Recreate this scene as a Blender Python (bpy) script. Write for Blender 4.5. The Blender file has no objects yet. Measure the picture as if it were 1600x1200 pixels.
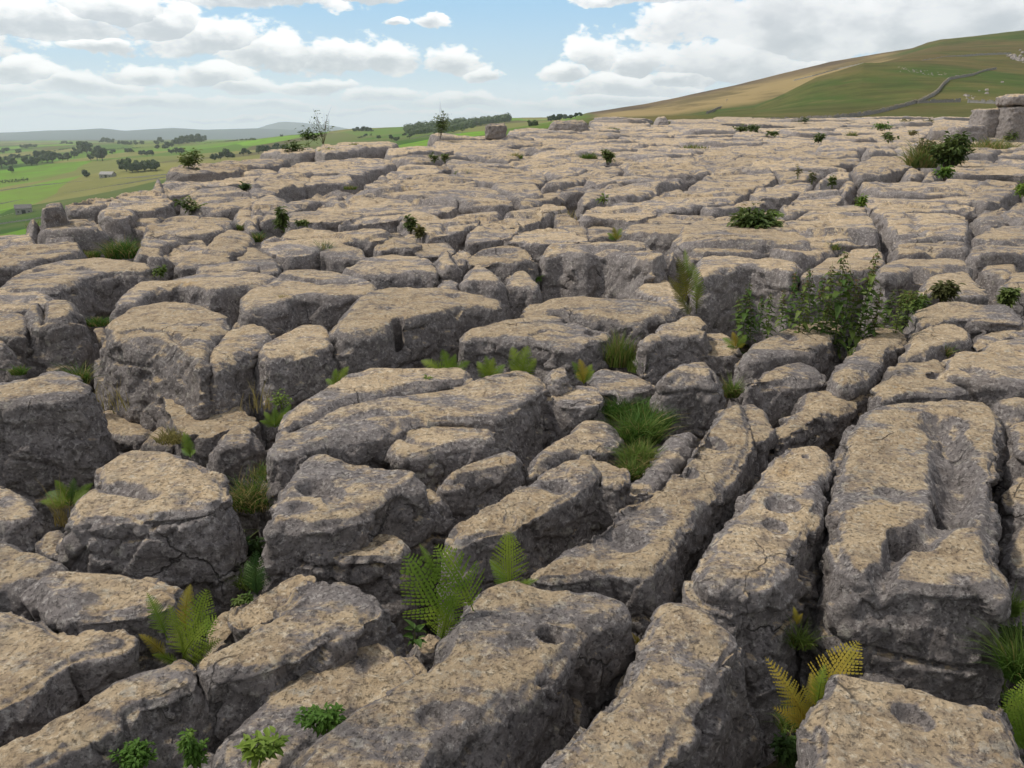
import bpy, bmesh, math, random
import numpy as np
from mathutils import Vector, Matrix

SC = bpy.context.scene
COL = SC.collection

# ---------------------------------------------------------------- camera
F = 1209.0
PITCH = math.radians(18.3)
HCAM = 1.6
SLOPE = 0.0208
cam_d = bpy.data.cameras.new('camera')
cam_d.sensor_width = 36.0
cam_d.lens = F / 1600.0 * 36.0
cam_d.clip_start = 0.05
cam_d.clip_end = 60000.0
cam = bpy.data.objects.new('camera', cam_d)
COL.objects.link(cam)
cam.location = (0, 0, HCAM)
cam.rotation_euler = (math.radians(90) - PITCH, 0, 0)
SC.camera = cam

# ---------------------------------------------------------------- world, sun, exposure
SUN_EL = math.radians(56)
SUN_AZ = math.radians(-75)          # measured from +Y towards +X : the sun stands ahead and to the left
sd = bpy.data.lights.new('sun', 'SUN')
sd.energy = 3.3
sd.angle = math.radians(4)
sd.color = (1.0, 0.945, 0.86)
so = bpy.data.objects.new('sun', sd)
COL.objects.link(so)
_s = Vector((math.sin(SUN_AZ) * math.cos(SUN_EL), math.cos(SUN_AZ) * math.cos(SUN_EL), math.sin(SUN_EL)))
so.rotation_euler = _s.to_track_quat('Z', 'Y').to_euler()
so.location = _s * 30
SC.view_settings.view_transform = 'Standard'
SC.view_settings.look = 'None'
SC.view_settings.exposure = -0.08
SC.view_settings.gamma = 1.0
SC.cycles.volume_bounces = 2
SC.cycles.max_bounces = 5
SC.cycles.diffuse_bounces = 3
SC.cycles.transparent_max_bounces = 6


def pdir(px, py):
    """world direction through a photograph pixel (1600 x 1200)"""
    a, b = (px - 800.0), (600.0 - py)
    c, s = math.cos(PITCH), math.sin(PITCH)
    return np.array([a, F * c + b * s, -F * s + b * c])


def hit(px, py, dh=0.0):
    """point where that ray meets the plane of the pavement, raised by dh"""
    d = pdir(px, py)
    den = d[2] - SLOPE * d[1]
    t = (dh - HCAM) / den
    return np.array([0, 0, HCAM]) + d * t


def atY(px, py, Y):
    d = pdir(px, py)
    return np.array([0, 0, HCAM]) + d * (Y / d[1])


class NT:
    def __init__(self, tree):
        self.t = tree
        self.n = tree.nodes
        self.l = tree.links

    def new(self, typ, **kw):
        nd = self.n.new(typ)
        for k, v in kw.items():
            setattr(nd, k, v)
        return nd

    def put(self, sock, v):
        if hasattr(v, 'links'):
            self.l.new(v, sock)
        else:
            sock.default_value = v

    def math(self, op, a, b=0.0, c=None, clamp=False):
        nd = self.new('ShaderNodeMath', operation=op, use_clamp=clamp)
        self.put(nd.inputs[0], a)
        self.put(nd.inputs[1], b)
        if c is not None:
            self.put(nd.inputs[2], c)
        return nd.outputs[0]

    def ramp(self, v, lo, hi, smooth=True, a=0.0, b=1.0):
        nd = self.new('ShaderNodeMapRange')
        nd.interpolation_type = 'SMOOTHSTEP' if smooth else 'LINEAR'
        self.put(nd.inputs['Value'], v)
        nd.inputs['From Min'].default_value = lo
        nd.inputs['From Max'].default_value = hi
        nd.inputs['To Min'].default_value = a
        nd.inputs['To Max'].default_value = b
        return nd.outputs[0]

    def noise(self, vec, scale, detail=5, rough=0.55, dist=0.0, col=False):
        nd = self.new('ShaderNodeTexNoise')
        if vec is not None:
            self.l.new(vec, nd.inputs['Vector'])
        nd.inputs['Scale'].default_value = scale
        nd.inputs['Detail'].default_value = detail
        nd.inputs['Roughness'].default_value = rough
        nd.inputs['Distortion'].default_value = dist
        return nd.outputs['Color' if col else 'Fac']

    def voro(self, vec, scale, feature='F1', out='Distance', rnd=1.0):
        nd = self.new('ShaderNodeTexVoronoi', feature=feature)
        self.l.new(vec, nd.inputs['Vector'])
        nd.inputs['Scale'].default_value = scale
        nd.inputs['Randomness'].default_value = rnd
        return nd.outputs[out]

    def mix(self, f, a, b, mode='MIX'):
        nd = self.new('ShaderNodeMix', data_type='RGBA', blend_type=mode)
        self.put(nd.inputs[0], f)
        for i, v in ((6, a), (7, b)):
            if hasattr(v, 'links'):
                self.l.new(v, nd.inputs[i])
            else:
                nd.inputs[i].default_value = (v[0], v[1], v[2], 1.0)
        return nd.outputs[2]

    def comb(self, x, y, z=0.0):
        nd = self.new('ShaderNodeCombineXYZ')
        for i, v in enumerate((x, y, z)):
            self.put(nd.inputs[i], v)
        return nd.outputs[0]

    def sep(self, v):
        nd = self.new('ShaderNodeSeparateXYZ')
        self.l.new(v, nd.inputs[0])
        return nd.outputs


def build_world():
    w = bpy.data.worlds.new('World')
    SC.world = w
    w.use_nodes = True
    w.cycles.sampling_method = 'MANUAL'
    w.cycles.sample_map_resolution = 256
    N = NT(w.node_tree)
    N.n.clear()
    out = N.new('ShaderNodeOutputWorld')
    tc = N.new('ShaderNodeTexCoord')
    d = N.sep(tc.outputs['Generated'])
    # azimuth from +Y and elevation of the looked-at direction, in radians: a sky fixed to the world
    az = N.math('ARCTAN2', d[0], d[1])
    el = N.math('ARCSINE', d[2])
    sky = N.new('ShaderNodeTexSky')
    sky.sky_type = 'NISHITA'
    sky.sun_disc = False
    sky.sun_elevation = SUN_EL
    sky.sun_rotation = SUN_AZ
    sky.altitude = 300
    nis = N.mix(1.0, sky.outputs[0], (0.1, 0.1, 0.1), 'MULTIPLY')
    # clear sky
    blue = N.mix(N.ramp(el, 0.02, 0.16), (0.72, 0.91, 1.03), (0.38, 0.69, 0.99))
    blue = N.mix(N.ramp(el, 0.16, 0.6), blue, nis)
    base = N.mix(N.ramp(el, -0.01, 0.075), (1.10, 1.22, 1.30), blue)
    # cumulus: a set of heaps, each an ellipse of sky broken up by noise
    p0 = N.comb(az, N.math('MULTIPLY', el, 1.7))
    wob = N.new('ShaderNodeSeparateColor')
    N.l.new(N.noise(p0, 13, 4, 0.6, 0, True), wob.inputs[0])
    azw = N.math('ADD', az, N.math('MULTIPLY', N.math('SUBTRACT', wob.outputs[0], 0.5), 0.055))
    elw = N.math('ADD', el, N.math('MULTIPLY', N.math('SUBTRACT', wob.outputs[1], 0.5), 0.030))
    heaps = [(60, 40, 150, 46), (185, 22, 130, 40), (250, 40, 80, 45), (330, 66, 110, 42), (430, 88, 110, 40), (540, 96, 100, 42),
             (610, 100, 60, 34), (705, 104, 58, 34), (755, 122, 36, 18), (165, 76, 62, 15), (35, 122, 60, 26),
             (130, 138, 90, 22), (215, 122, 60, 22), (330, 122, 62, 26), (380, 136, 60, 16), (490, 138, 70, 14), (600, 150, 90, 14), (720, 160, 90, 14),
             (410, 0, 150, 22), (560, -10, 110, 18), (680, 34, 30, 13), (620, 34, 26, 9), (925, 92, 52, 44), (1000, 104, 60, 40), (880, 118, 44, 24),
             (980, 140, 120, 30), (1000, -2, 130, 13), (1120, 40, 150, 55), (1290, 55, 190, 80), (1500, 30, 220, 90), (1150, 110, 160, 50), (1700, 60, 200, 120),
             (-150, 60, 160, 80), (-120, 140, 160, 30), (60, 165, 120, 12), (260, 160, 120, 13), (430, 166, 110, 11), (560, 172, 90, 8), (160, 182, 150, 7), (700, 178, 120, 8), (860, 166, 80, 12), (960, 160, 90, 16), (350, 186, 140, 6),
             (1060, 130, 90, 22), (1020, 160, 100, 14)]
    cv, ch = None, None
    for (x, y, rx, ry) in heaps:
        dd = pdir(x, y)
        a0 = math.atan2(dd[0], dd[1])
        e0 = math.atan2(dd[2], math.hypot(dd[0], dd[1]))
        ra, re = rx / 1209.0 * 0.96, ry / 1209.0 * 1.02
        dx = N.math('MULTIPLY', N.math('SUBTRACT', azw, a0), 1 / ra)
        dy = N.math('MULTIPLY', N.math('SUBTRACT', elw, e0), 1 / re)
        low = N.math('MULTIPLY', N.math('MINIMUM', dy, 0.0), 1.9)
        dyy = N.math('ADD', N.math('MAXIMUM', dy, 0.0), low)
        q = N.math('SQRT', N.math('ADD', N.math('MULTIPLY', dx, dx), N.math('MULTIPLY', dyy, dyy)))
        v = N.math('SUBTRACT', 1.0, q)
        if cv is None:
            cv, ch = v, dy
        else:
            g = N.math('GREATER_THAN', v, cv)
            m = N.new('ShaderNodeMix', data_type='FLOAT')
            N.put(m.inputs[0], g)
            N.l.new(ch, m.inputs[2])
            N.l.new(dy, m.inputs[3])
            ch = m.outputs[0]
            cv = N.math('MAXIMUM', v, cv)
    puff = N.noise(p0, 32, 7, 0.58)
    puff2 = N.noise(p0, 90, 5, 0.6)
    dens = N.math('ADD', cv, N.math('MULTIPLY', N.math('SUBTRACT', puff, 0.5), 1.5))
    dens = N.math('ADD', dens, N.math('MULTIPLY', N.math('SUBTRACT', puff2, 0.5), 0.35))
    alpha = N.ramp(dens, 0.03, 0.32)
    sh = N.math('ADD', ch, N.math('MULTIPLY', N.math('SUBTRACT', puff, 0.5), 2.6))
    sh = N.math('ADD', sh, N.math('MULTIPLY', N.math('SUBTRACT', 0.45, dens), 0.8))
    lit = N.ramp(sh, -0.50, 0.60)
    # the thick sheet of cloud over the moor is greyer
    sheet = N.math('MULTIPLY', N.ramp(az, 0.12, 0.25), N.ramp(el, 0.04, 0.09))
    cc = N.mix(lit, (0.66, 0.715, 0.78), (1.32, 1.32, 1.32))
    grey = N.mix(N.ramp(N.noise(p0, 9, 5, 0.55), 0.36, 0.62), (0.62, 0.67, 0.73), (1.08, 1.10, 1.12))
    cc = N.mix(N.math('MULTIPLY', sheet, 0.75), cc, grey)
    col = N.mix(alpha, base, cc)
    # thin veil low down, with faint bands
    band = N.noise(N.comb(az, N.math('MULTIPLY', el, 7.0)), 9, 5, 0.6)
    veil = N.math('MULTIPLY', N.math('SUBTRACT', 1.0, N.ramp(el, 0.006, 0.060)), N.ramp(band, 0.30, 0.6, True, 0.25, 0.8))
    col = N.mix(veil, col, (1.16, 1.27, 1.36))
    # the rest of the dome: broken cloud
    ovn = N.noise(tc.outputs['Generated'], 2.6, 6, 0.6)
    ov = N.mix(N.ramp(ovn, 0.40, 0.58), nis, (0.98, 0.98, 0.99))
    far = N.math('MAXIMUM', N.ramp(el, 0.16, 0.26), N.ramp(N.math('ABSOLUTE', az), 0.75, 0.95))
    col = N.mix(far, col, ov)
    bg = N.new('ShaderNodeBackground')
    N.l.new(col, bg.inputs['Color'])
    bg.inputs['Strength'].default_value = 1.0
    N.l.new(bg.outputs[0], out.inputs['Surface'])


build_world()

# ---------------------------------------------------------------- numpy noise
def _hash(ix, iy, iz, seed):
    h = (ix.astype(np.int64) * 73856093) ^ (iy.astype(np.int64) * 19349663) ^ (iz.astype(np.int64) * 83492791) ^ (seed * 2654435761)
    h = (h ^ (h >> 13)) * 1274126177
    h = h ^ (h >> 16)
    return (h & 0xFFFFFF).astype(np.float32) / 16777215.0


def vnoise(p, seed=0):
    """value noise, -1..1"""
    i = np.floor(p).astype(np.int64)
    f = (p - i).astype(np.float32)
    u = f * f * f * (f * (f * 6 - 15) + 10)
    r = 0
    for dx in (0, 1):
        wx = u[:, 0] if dx else 1 - u[:, 0]
        for dy in (0, 1):
            wy = u[:, 1] if dy else 1 - u[:, 1]
            for dz in (0, 1):
                wz = u[:, 2] if dz else 1 - u[:, 2]
                r = r + wx * wy * wz * _hash(i[:, 0] + dx, i[:, 1] + dy, i[:, 2] + dz, seed)
    return r * 2 - 1


def fbm(p, octv=4, seed=0, gain=0.5):
    a, s, t = 1.0, 0, 0
    for k in range(octv):
        s = s + a * vnoise(p * (2.03 ** k) + 17.3 * k, seed + k)
        t += a
        a *= gain
    return s / t


def facets(p, seed=0):
    """piecewise-planar chips: every cell is a tilted plate"""
    i = np.floor(p).astype(np.int64)
    best = np.full(len(p), 9.0, np.float32)
    sec = np.full(len(p), 9.0, np.float32)
    val = np.zeros(len(p), np.float32)
    for dx in (-1, 0, 1):
        for dy in (-1, 0, 1):
            for dz in (-1, 0, 1):
                c = i + np.array([dx, dy, dz])
                h1 = _hash(c[:, 0], c[:, 1], c[:, 2], seed + 1)
                h2 = _hash(c[:, 0], c[:, 1], c[:, 2], seed + 2)
                h3 = _hash(c[:, 0], c[:, 1], c[:, 2], seed + 3)
                q = p - (c + np.stack([h1, h2, h3], 1))
                d = np.sqrt((q * q).sum(1))
                v = (h1 - 0.5) * 1.0 + ((h2 - .5) * q[:, 0] + (h3 - .5) * q[:, 1] + (h1 - .5) * q[:, 2]) * 1.3
                m = d < best
                sec = np.where(m, best, np.minimum(sec, d))
                val = np.where(m, v, val)
                best = np.where(m, d, best)
    e = np.clip((sec - best) / 0.12, 0, 1)
    return val, e


def put_co(me, co):
    me.vertices.foreach_set('co', np.ascontiguousarray(co, np.float32).ravel())
    me.update()


def get_co(me):
    a = np.empty(len(me.vertices) * 3, np.float32)
    me.vertices.foreach_get('co', a)
    return a.reshape(-1, 3)


def get_no(me):
    a = np.empty(len(me.vertices) * 3, np.float32)
    me.vertices.foreach_get('normal', a)
    return a.reshape(-1, 3)


def smooth_all(me):
    me.polygons.foreach_set('use_smooth', np.ones(len(me.polygons), bool))


def mesh_from(name, verts, faces, smooth=False):
    me = bpy.data.meshes.new(name)
    me.from_pydata([tuple(map(float, v)) for v in verts], [], faces)
    me.update()
    if smooth:
        smooth_all(me)
    return me


def link(name, me, mat, loc=(0, 0, 0), parent=None):
    o = bpy.data.objects.new(name, me)
    COL.objects.link(o)
    o.location = loc
    if mat is not None and me is not None and len(me.materials) == 0:
        me.materials.append(mat)
    if parent is not None:
        o.parent = parent
    return o


def tag(o, label=None, cat=None, group=None, kind=None):
    if label:
        o['label'] = label
    if cat:
        o['category'] = cat
    if group:
        o['group'] = group
    if kind:
        o['kind'] = kind
    return o


def empty(name, loc=(0, 0, 0), rz=0.0):
    o = bpy.data.objects.new(name, None)
    o.empty_display_size = 0.1
    COL.objects.link(o)
    o.location = loc
    o.rotation_euler = (0, 0, rz)
    return o


def copy_tree(o, parent=None):
    c = o.copy()
    COL.objects.link(c)
    if parent is not None:
        c.parent = parent
    for ch in list(o.children):
        copy_tree(ch, c)
    return c


# ---------------------------------------------------------------- materials
def mat_new(name):
    m = bpy.data.materials.new(name)
    m.use_nodes = True
    N = NT(m.node_tree)
    N.n.clear()
    out = N.new('ShaderNodeOutputMaterial')
    b = N.new('ShaderNodeBsdfPrincipled')
    N.l.new(b.outputs[0], out.inputs['Surface'])
    b.inputs['Specular IOR Level'].default_value = 0.25
    return m, N, b, out


def limestone(name, fine=1.0):
    m, N, b, out = mat_new(name)
    geo = N.new('ShaderNodeNewGeometry')
    oi = N.new('ShaderNodeObjectInfo')
    P = geo.outputs['Position']
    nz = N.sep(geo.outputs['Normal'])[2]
    big = N.noise(P, 1.7, 5, 0.6)
    mid = N.noise(P, 9.0, 7, 0.65)
    fin = N.noise(P, 38.0, 7, 0.72)
    grain = N.noise(P, 190.0, 4, 0.7)
    # weathered, lichen-tanned upper faces, grey flanks; sun and shade partly put into both colours
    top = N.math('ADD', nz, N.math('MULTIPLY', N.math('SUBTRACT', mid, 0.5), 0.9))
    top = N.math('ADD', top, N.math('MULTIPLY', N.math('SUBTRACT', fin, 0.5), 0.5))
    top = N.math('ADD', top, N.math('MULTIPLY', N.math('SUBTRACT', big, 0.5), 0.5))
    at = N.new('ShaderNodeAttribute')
    at.attribute_name = 'hollow_grey'
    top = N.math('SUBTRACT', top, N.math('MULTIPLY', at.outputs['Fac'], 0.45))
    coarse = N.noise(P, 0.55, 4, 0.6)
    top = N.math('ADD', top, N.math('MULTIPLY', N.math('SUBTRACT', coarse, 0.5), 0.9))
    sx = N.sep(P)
    streak = N.noise(N.comb(N.math('MULTIPLY', sx[0], 0.45), N.math('MULTIPLY', sx[1], 1.1), sx[2]), 2.6, 7, 0.7)  # grey streaks painted in for the shade of small runnels
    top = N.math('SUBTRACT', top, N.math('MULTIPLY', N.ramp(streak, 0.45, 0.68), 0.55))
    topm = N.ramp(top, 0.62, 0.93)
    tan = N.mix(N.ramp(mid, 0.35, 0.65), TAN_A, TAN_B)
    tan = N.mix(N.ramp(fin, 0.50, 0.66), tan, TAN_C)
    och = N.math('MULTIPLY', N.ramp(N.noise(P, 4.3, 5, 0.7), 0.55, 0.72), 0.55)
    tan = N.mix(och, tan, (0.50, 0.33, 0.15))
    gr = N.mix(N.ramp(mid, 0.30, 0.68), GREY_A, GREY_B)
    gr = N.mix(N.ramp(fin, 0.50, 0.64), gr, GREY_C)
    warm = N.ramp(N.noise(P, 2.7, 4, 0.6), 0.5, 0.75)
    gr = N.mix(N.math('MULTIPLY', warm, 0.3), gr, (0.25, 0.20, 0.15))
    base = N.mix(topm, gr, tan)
    # pale crusts of lichen
    dv = N.new('ShaderNodeVectorMath', operation='ADD')
    N.l.new(P, dv.inputs[0])
    nn = N.new('ShaderNodeVectorMath', operation='SCALE')
    N.l.new(N.noise(P, 16, 4, 0.6, 0, True), nn.inputs[0])
    nn.inputs['Scale'].default_value = 0.07
    N.l.new(nn.outputs[0], dv.inputs[1])
    lv = N.voro(dv.outputs[0], 15.0)
    lic = N.math('MULTIPLY', N.math('SUBTRACT', 1.0, N.ramp(lv, 0.22, 0.40)), N.ramp(N.noise(P, 3.4, 5, 0.6), 0.47, 0.60))
    lic = N.math('MULTIPLY', lic, N.ramp(fin, 0.40, 0.52))
    base = N.mix(N.math('MULTIPLY', lic, 0.62), base, (0.50, 0.465, 0.39))
    # small pits and dark flecks
    pit = N.ramp(N.noise(P, 62.0, 6, 0.8), 0.36, 0.46)
    base = N.mix(N.math('MULTIPLY', N.math('SUBTRACT', 1.0, pit), 0.5), base, (0.045, 0.04, 0.037))
    pale = N.ramp(grain, 0.60, 0.74)
    base = N.mix(N.math('MULTIPLY', pale, 0.4), base, (0.58, 0.54, 0.47))
    blot = N.ramp(N.noise(P, 7.5, 8, 0.75), 0.50, 0.62)
    base = N.mix(N.math('MULTIPLY', blot, 0.36), base, (0.15, 0.135, 0.125))
    spk = N.ramp(N.noise(P, 24.0, 8, 0.8), 0.52, 0.60)
    base = N.mix(N.math('MULTIPLY', spk, 0.14), base, (0.11, 0.10, 0.092))
    # hairline joints
    cv2 = N.new('ShaderNodeVectorMath', operation='SCALE')
    N.l.new(N.noise(P, 2.4, 5, 0.6, 0, True), cv2.inputs[0])
    cv2.inputs['Scale'].default_value = 0.30
    cv3 = N.new('ShaderNodeVectorMath', operation='ADD')
    N.l.new(P, cv3.inputs[0])
    N.l.new(cv2.outputs[0], cv3.inputs[1])
    ce = N.voro(cv3.outputs[0], 1.9, 'DISTANCE_TO_EDGE')
    crack = N.math('MULTIPLY', N.math('SUBTRACT', 1.0, N.ramp(ce, 0.002, 0.013)), N.ramp(N.noise(P, 1.3, 3, 0.5), 0.55, 0.62))
    base = N.mix(N.math('MULTIPLY', crack, 0.7), base, (0.04, 0.036, 0.033))
    hs = N.new('ShaderNodeHueSaturation')
    N.l.new(base, hs.inputs['Color'])
    hs.inputs['Saturation'].default_value = 1.0
    N.l.new(N.ramp(oi.outputs['Random'], 0, 1, False, 0.79, 1.02), hs.inputs['Value'])
    N.l.new(hs.outputs[0], b.inputs['Base Color'])
    b.inputs['Roughness'].default_value = 0.92
    # rough, pitted surface
    hgt = N.math('ADD', N.math('MULTIPLY', mid, 0.7), N.math('MULTIPLY', fin, 0.75))
    hgt = N.math('ADD', hgt, N.math('MULTIPLY', pit, 0.20))
    hgt = N.math('ADD', hgt, N.math('MULTIPLY', grain, 0.10))
    hgt = N.math('SUBTRACT', hgt, N.math('MULTIPLY', crack, 0.5))
    bp = N.new('ShaderNodeBump')
    bp.inputs['Strength'].default_value = 1.0
    bp.inputs['Distance'].default_value = 0.038 * fine
    N.l.new(hgt, bp.inputs['Height'])
    N.l.new(bp.outputs[0], b.inputs['Normal'])
    return m


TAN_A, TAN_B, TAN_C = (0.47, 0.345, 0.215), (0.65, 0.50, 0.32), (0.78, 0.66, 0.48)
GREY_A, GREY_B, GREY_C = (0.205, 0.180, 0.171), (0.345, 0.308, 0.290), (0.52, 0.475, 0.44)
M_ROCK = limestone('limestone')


def leaf_mat(name, a, b_, trans=0.35, spread=8.0):
    m, N, b, out = mat_new(name)
    geo = N.new('ShaderNodeNewGeometry')
    oi = N.new('ShaderNodeObjectInfo')
    n = N.noise(geo.outputs['Position'], spread, 3, 0.6)
    f = N.ramp(N.math('ADD', n, N.math('MULTIPLY', N.math('SUBTRACT', oi.outputs['Random'], 0.5), 0.3)), 0.32, 0.68)
    c = N.mix(f, a, b_)
    N.l.new(c, b.inputs['Base Color'])
    b.inputs['Roughness'].default_value = 0.6
    tr = N.new('ShaderNodeBsdfTranslucent')
    N.l.new(c, tr.inputs['Color'])
    mx = N.new('ShaderNodeMixShader')
    mx.inputs[0].default_value = trans
    N.l.new(b.outputs[0], mx.inputs[1])
    N.l.new(tr.outputs[0], mx.inputs[2])
    N.l.new(mx.outputs[0], out.inputs['Surface'])
    return m


M_FERN = leaf_mat('fern_green', (0.12, 0.20, 0.02), (0.22, 0.285, 0.035), 0.4)
M_FERNY = leaf_mat('fern_yellow', (0.26, 0.24, 0.03), (0.40, 0.30, 0.04), 0.4)
M_NETTLE = leaf_mat('nettle_green', (0.065, 0.125, 0.022), (0.16, 0.21, 0.045), 0.35)
M_HERB = leaf_mat('herb_green', (0.08, 0.165, 0.022), (0.19, 0.27, 0.04), 0.35)
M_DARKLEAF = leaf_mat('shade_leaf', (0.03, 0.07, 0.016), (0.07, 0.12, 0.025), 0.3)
M_GRASS = leaf_mat('grass_green', (0.06, 0.135, 0.018), (0.15, 0.21, 0.04), 0.35, 3.0)
M_STRAW = leaf_mat('grass_straw', (0.22, 0.20, 0.06), (0.34, 0.27, 0.11), 0.35, 3.0)
M_TREE = leaf_mat('tree_leaf', (0.032, 0.06, 0.022), (0.075, 0.11, 0.034), 0.2, 0.15)
M_BUSH = leaf_mat('bush_leaf', (0.06, 0.10, 0.022), (0.15, 0.19, 0.05), 0.3, 2.0)
M_BUSHO = leaf_mat('bush_olive', (0.09, 0.095, 0.03), (0.17, 0.16, 0.05), 0.3, 2.0)
M_STEM, _N, _b, _o = mat_new('woody_stem')
_b.inputs['Base Color'].default_value = (0.10, 0.075, 0.05, 1)
_b.inputs['Roughness'].default_value = 0.85
M_STEMG, _N, _b, _o = mat_new('green_stem')
_b.inputs['Base Color'].default_value = (0.12, 0.14, 0.04, 1)
_b.inputs['Roughness'].default_value = 0.7
# ================================================================ THE SETTING: ground, fields, moor, far hills
EDGE = [(-900, 600), (-200, 420), (0, 366), (50, 335), (110, 303), (180, 290), (250, 270), (270, 262), (400, 240), (490, 222), (600, 218),
        (700, 215), (760, 212), (800, 208), (860, 190), (900, 186), (1000, 184.5), (1300, 185), (1500, 186), (1600, 187), (1900, 187), (2600, 187)]
_ex = [e[0] for e in EDGE]
_ey = [e[1] for e in EDGE]

RINGS = [
    (200, [(-600, 470), (0, 440), (300, 370), (500, 300), (700, 235), (800, 214), (880, 192), (950, 184), (1200, 177), (1335, 174), (1430, 162), (1600, 158), (2200, 150)]),
    (350, [(-600, 400), (0, 385), (300, 330), (500, 280), (700, 228), (800, 210), (880, 191), (950, 184), (1080, 181), (1130, 172), (1180, 166), (1225, 146), (1275, 121), (1350, 99), (1430, 100), (1600, 112), (2200, 108)]),
    (500, [(-600, 365), (0, 355), (300, 310), (500, 265), (700, 222), (800, 206), (880, 191), (950, 184), (1050, 180), (1110, 170), (1180, 163), (1240, 150), (1290, 130), (1350, 108), (1425, 84), (1470, 75), (1600, 72), (2200, 70)]),
    (700, [(-600, 335), (0, 328), (200, 298), (400, 262), (600, 236), (750, 212), (880, 191), (950, 181), (1050, 166), (1150, 146), (1300, 108), (1425, 79), (1470, 64), (1600, 48), (2200, 40)]),
    (900, [(-600, 300), (0, 290), (200, 266), (400, 246), (600, 226), (750, 205), (880, 188), (915, 178), (1000, 163), (1150, 132), (1300, 96), (1425, 75), (1450, 65), (1470, 61), (1520, 60), (1600, 49), (2200, 40)]),
    (1300, [(-600, 268), (0, 258), (200, 245), (400, 234), (600, 214), (750, 199), (900, 186), (1000, 175), (1150, 150), (1300, 120), (1600, 90), (2200, 90)]),
    (1800, [(-600, 250), (0, 242), (200, 234), (330, 226), (430, 214), (540, 203), (625, 199), (700, 195), (800, 184), (900, 183), (1000, 185), (1200, 190), (2200, 190)]),
    (2500, [(-600, 238), (0, 231), (200, 224), (330, 222), (400, 220), (500, 212), (600, 210), (700, 205), (900, 200), (2200, 200)]),
    (4500, [(-600, 226), (0, 221), (400, 218), (700, 214), (2200, 210)]),
    (7000, [(-600, 219), (2200, 216)]),
    (9500, [(-600, 210), (-200, 209), (0, 207), (75, 204), (160, 200.5), (195, 204), (270, 200), (325, 202), (400, 200.5), (520, 204), (700, 206), (2200, 208)]),
    (11000, [(-600, 214), (2200, 214)]),
    (14000, [(-600, 212), (340, 210), (400, 201), (418, 195), (435, 191), (450, 190), (475, 191), (500, 193.5), (520, 196), (545, 201), (580, 206), (2200, 212)]),
    (15500, [(-600, 214), (2200, 214)]),
]


def px_of(u, Y):
    """photograph column of ground at tangent u = X/Y (far away)"""
    return 800.0 + u * F / math.cos(PITCH) * 1.0


def slope_of(py, u):
    """vertical tangent z/Y for a far point at image row py"""
    # row depends on z/Y only (X does not change the row)
    t = (600.0 - py) / F
    c, s = math.cos(PITCH), math.sin(PITCH)
    return (-s + t * c) / (c + t * s)


def colx(u, tz):
    """image column for tangent u and vertical tangent tz"""
    c, s = math.cos(PITCH), math.sin(PITCH)
    return 800.0 + F * u / (c - tz * s)


TLOG = np.array([math.log(r[0]) for r in RINGS])
TT = []
for (Y, pts) in RINGS:
    xs = np.array([p[0] for p in pts], float)
    ts = np.array([slope_of(p[1], 0) for p in pts])
    us = (xs - 800.0) * (math.cos(PITCH) - ts * math.sin(PITCH)) / F
    TT.append((us, ts))


def edge_Y(u):
    """forward distance at which the pavement ends for tangent u"""
    u = np.asarray(u, float)
    xs = np.array([h[0] / h[1] for h in [hit(x, y) for x, y in EDGE]])
    ys = np.array([hit(x, y)[1] for x, y in EDGE])
    return np.exp(np.interp(u, xs, np.log(ys)))


FLOOR_D = 0.8


def terrain(X, Y):
    """height, inside-pavement mask, column for arrays X, Y"""
    r = np.hypot(X, Y)
    th = np.arctan2(X, Y)
    lim = math.radians(48)
    thc = np.clip(th, -lim, lim)
    u = np.tan(thc)
    Ye = np.maximum(r * np.cos(thc), 0.3)
    ey = edge_Y(u)
    # tangents at the rings
    cols = np.stack([np.interp(u, us, ts) for us, ts in TT], 0)       # rings x N
    L = np.log(Ye)
    k = np.clip(np.searchsorted(TLOG, L) - 1, 0, len(TLOG) - 2)
    n = np.arange(len(u))
    f = np.clip((L - TLOG[k]) / (TLOG[k + 1] - TLOG[k]), 0, 1)
    f = f * 0.5 + 0.5 * f * f * (3 - 2 * f)
    tz = cols[k, n] * (1 - f) + cols[k + 1, n] * f
    zfar = HCAM + tz * Ye
    zpav = SLOPE * Ye - FLOOR_D
    # between the pavement's edge and the 200 m ring
    z200 = HCAM + cols[0] * 200.0
    ez = SLOPE * ey - FLOOR_D
    g = np.clip((Ye - ey) / np.maximum(200.0 - ey, 1.0), 0, 1)
    drop = ez + (z200 - ez) * np.where(z200 < -6, 1 - (1 - g) ** 4, g)
    z = np.where(Ye < ey, zpav, np.where(Ye < 200, drop, zfar))
    inside = (Ye < ey).astype(float)
    wb = np.clip((np.abs(th) - math.radians(60)) / math.radians(60), 0, 1)
    wb = wb * wb * (3 - 2 * wb)
    zb = SLOPE * 10 - FLOOR_D
    z = z * (1 - wb) + wb * (zb - 0.012 * r)
    inside = np.where((wb > 0.1) & (r < 60), 1.0, inside)
    return z, inside, colx(u, tz)


def tz_at(X, Y):
    z, i, c = terrain(np.array([X], float), np.array([Y], float))
    return float(z[0])


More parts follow.
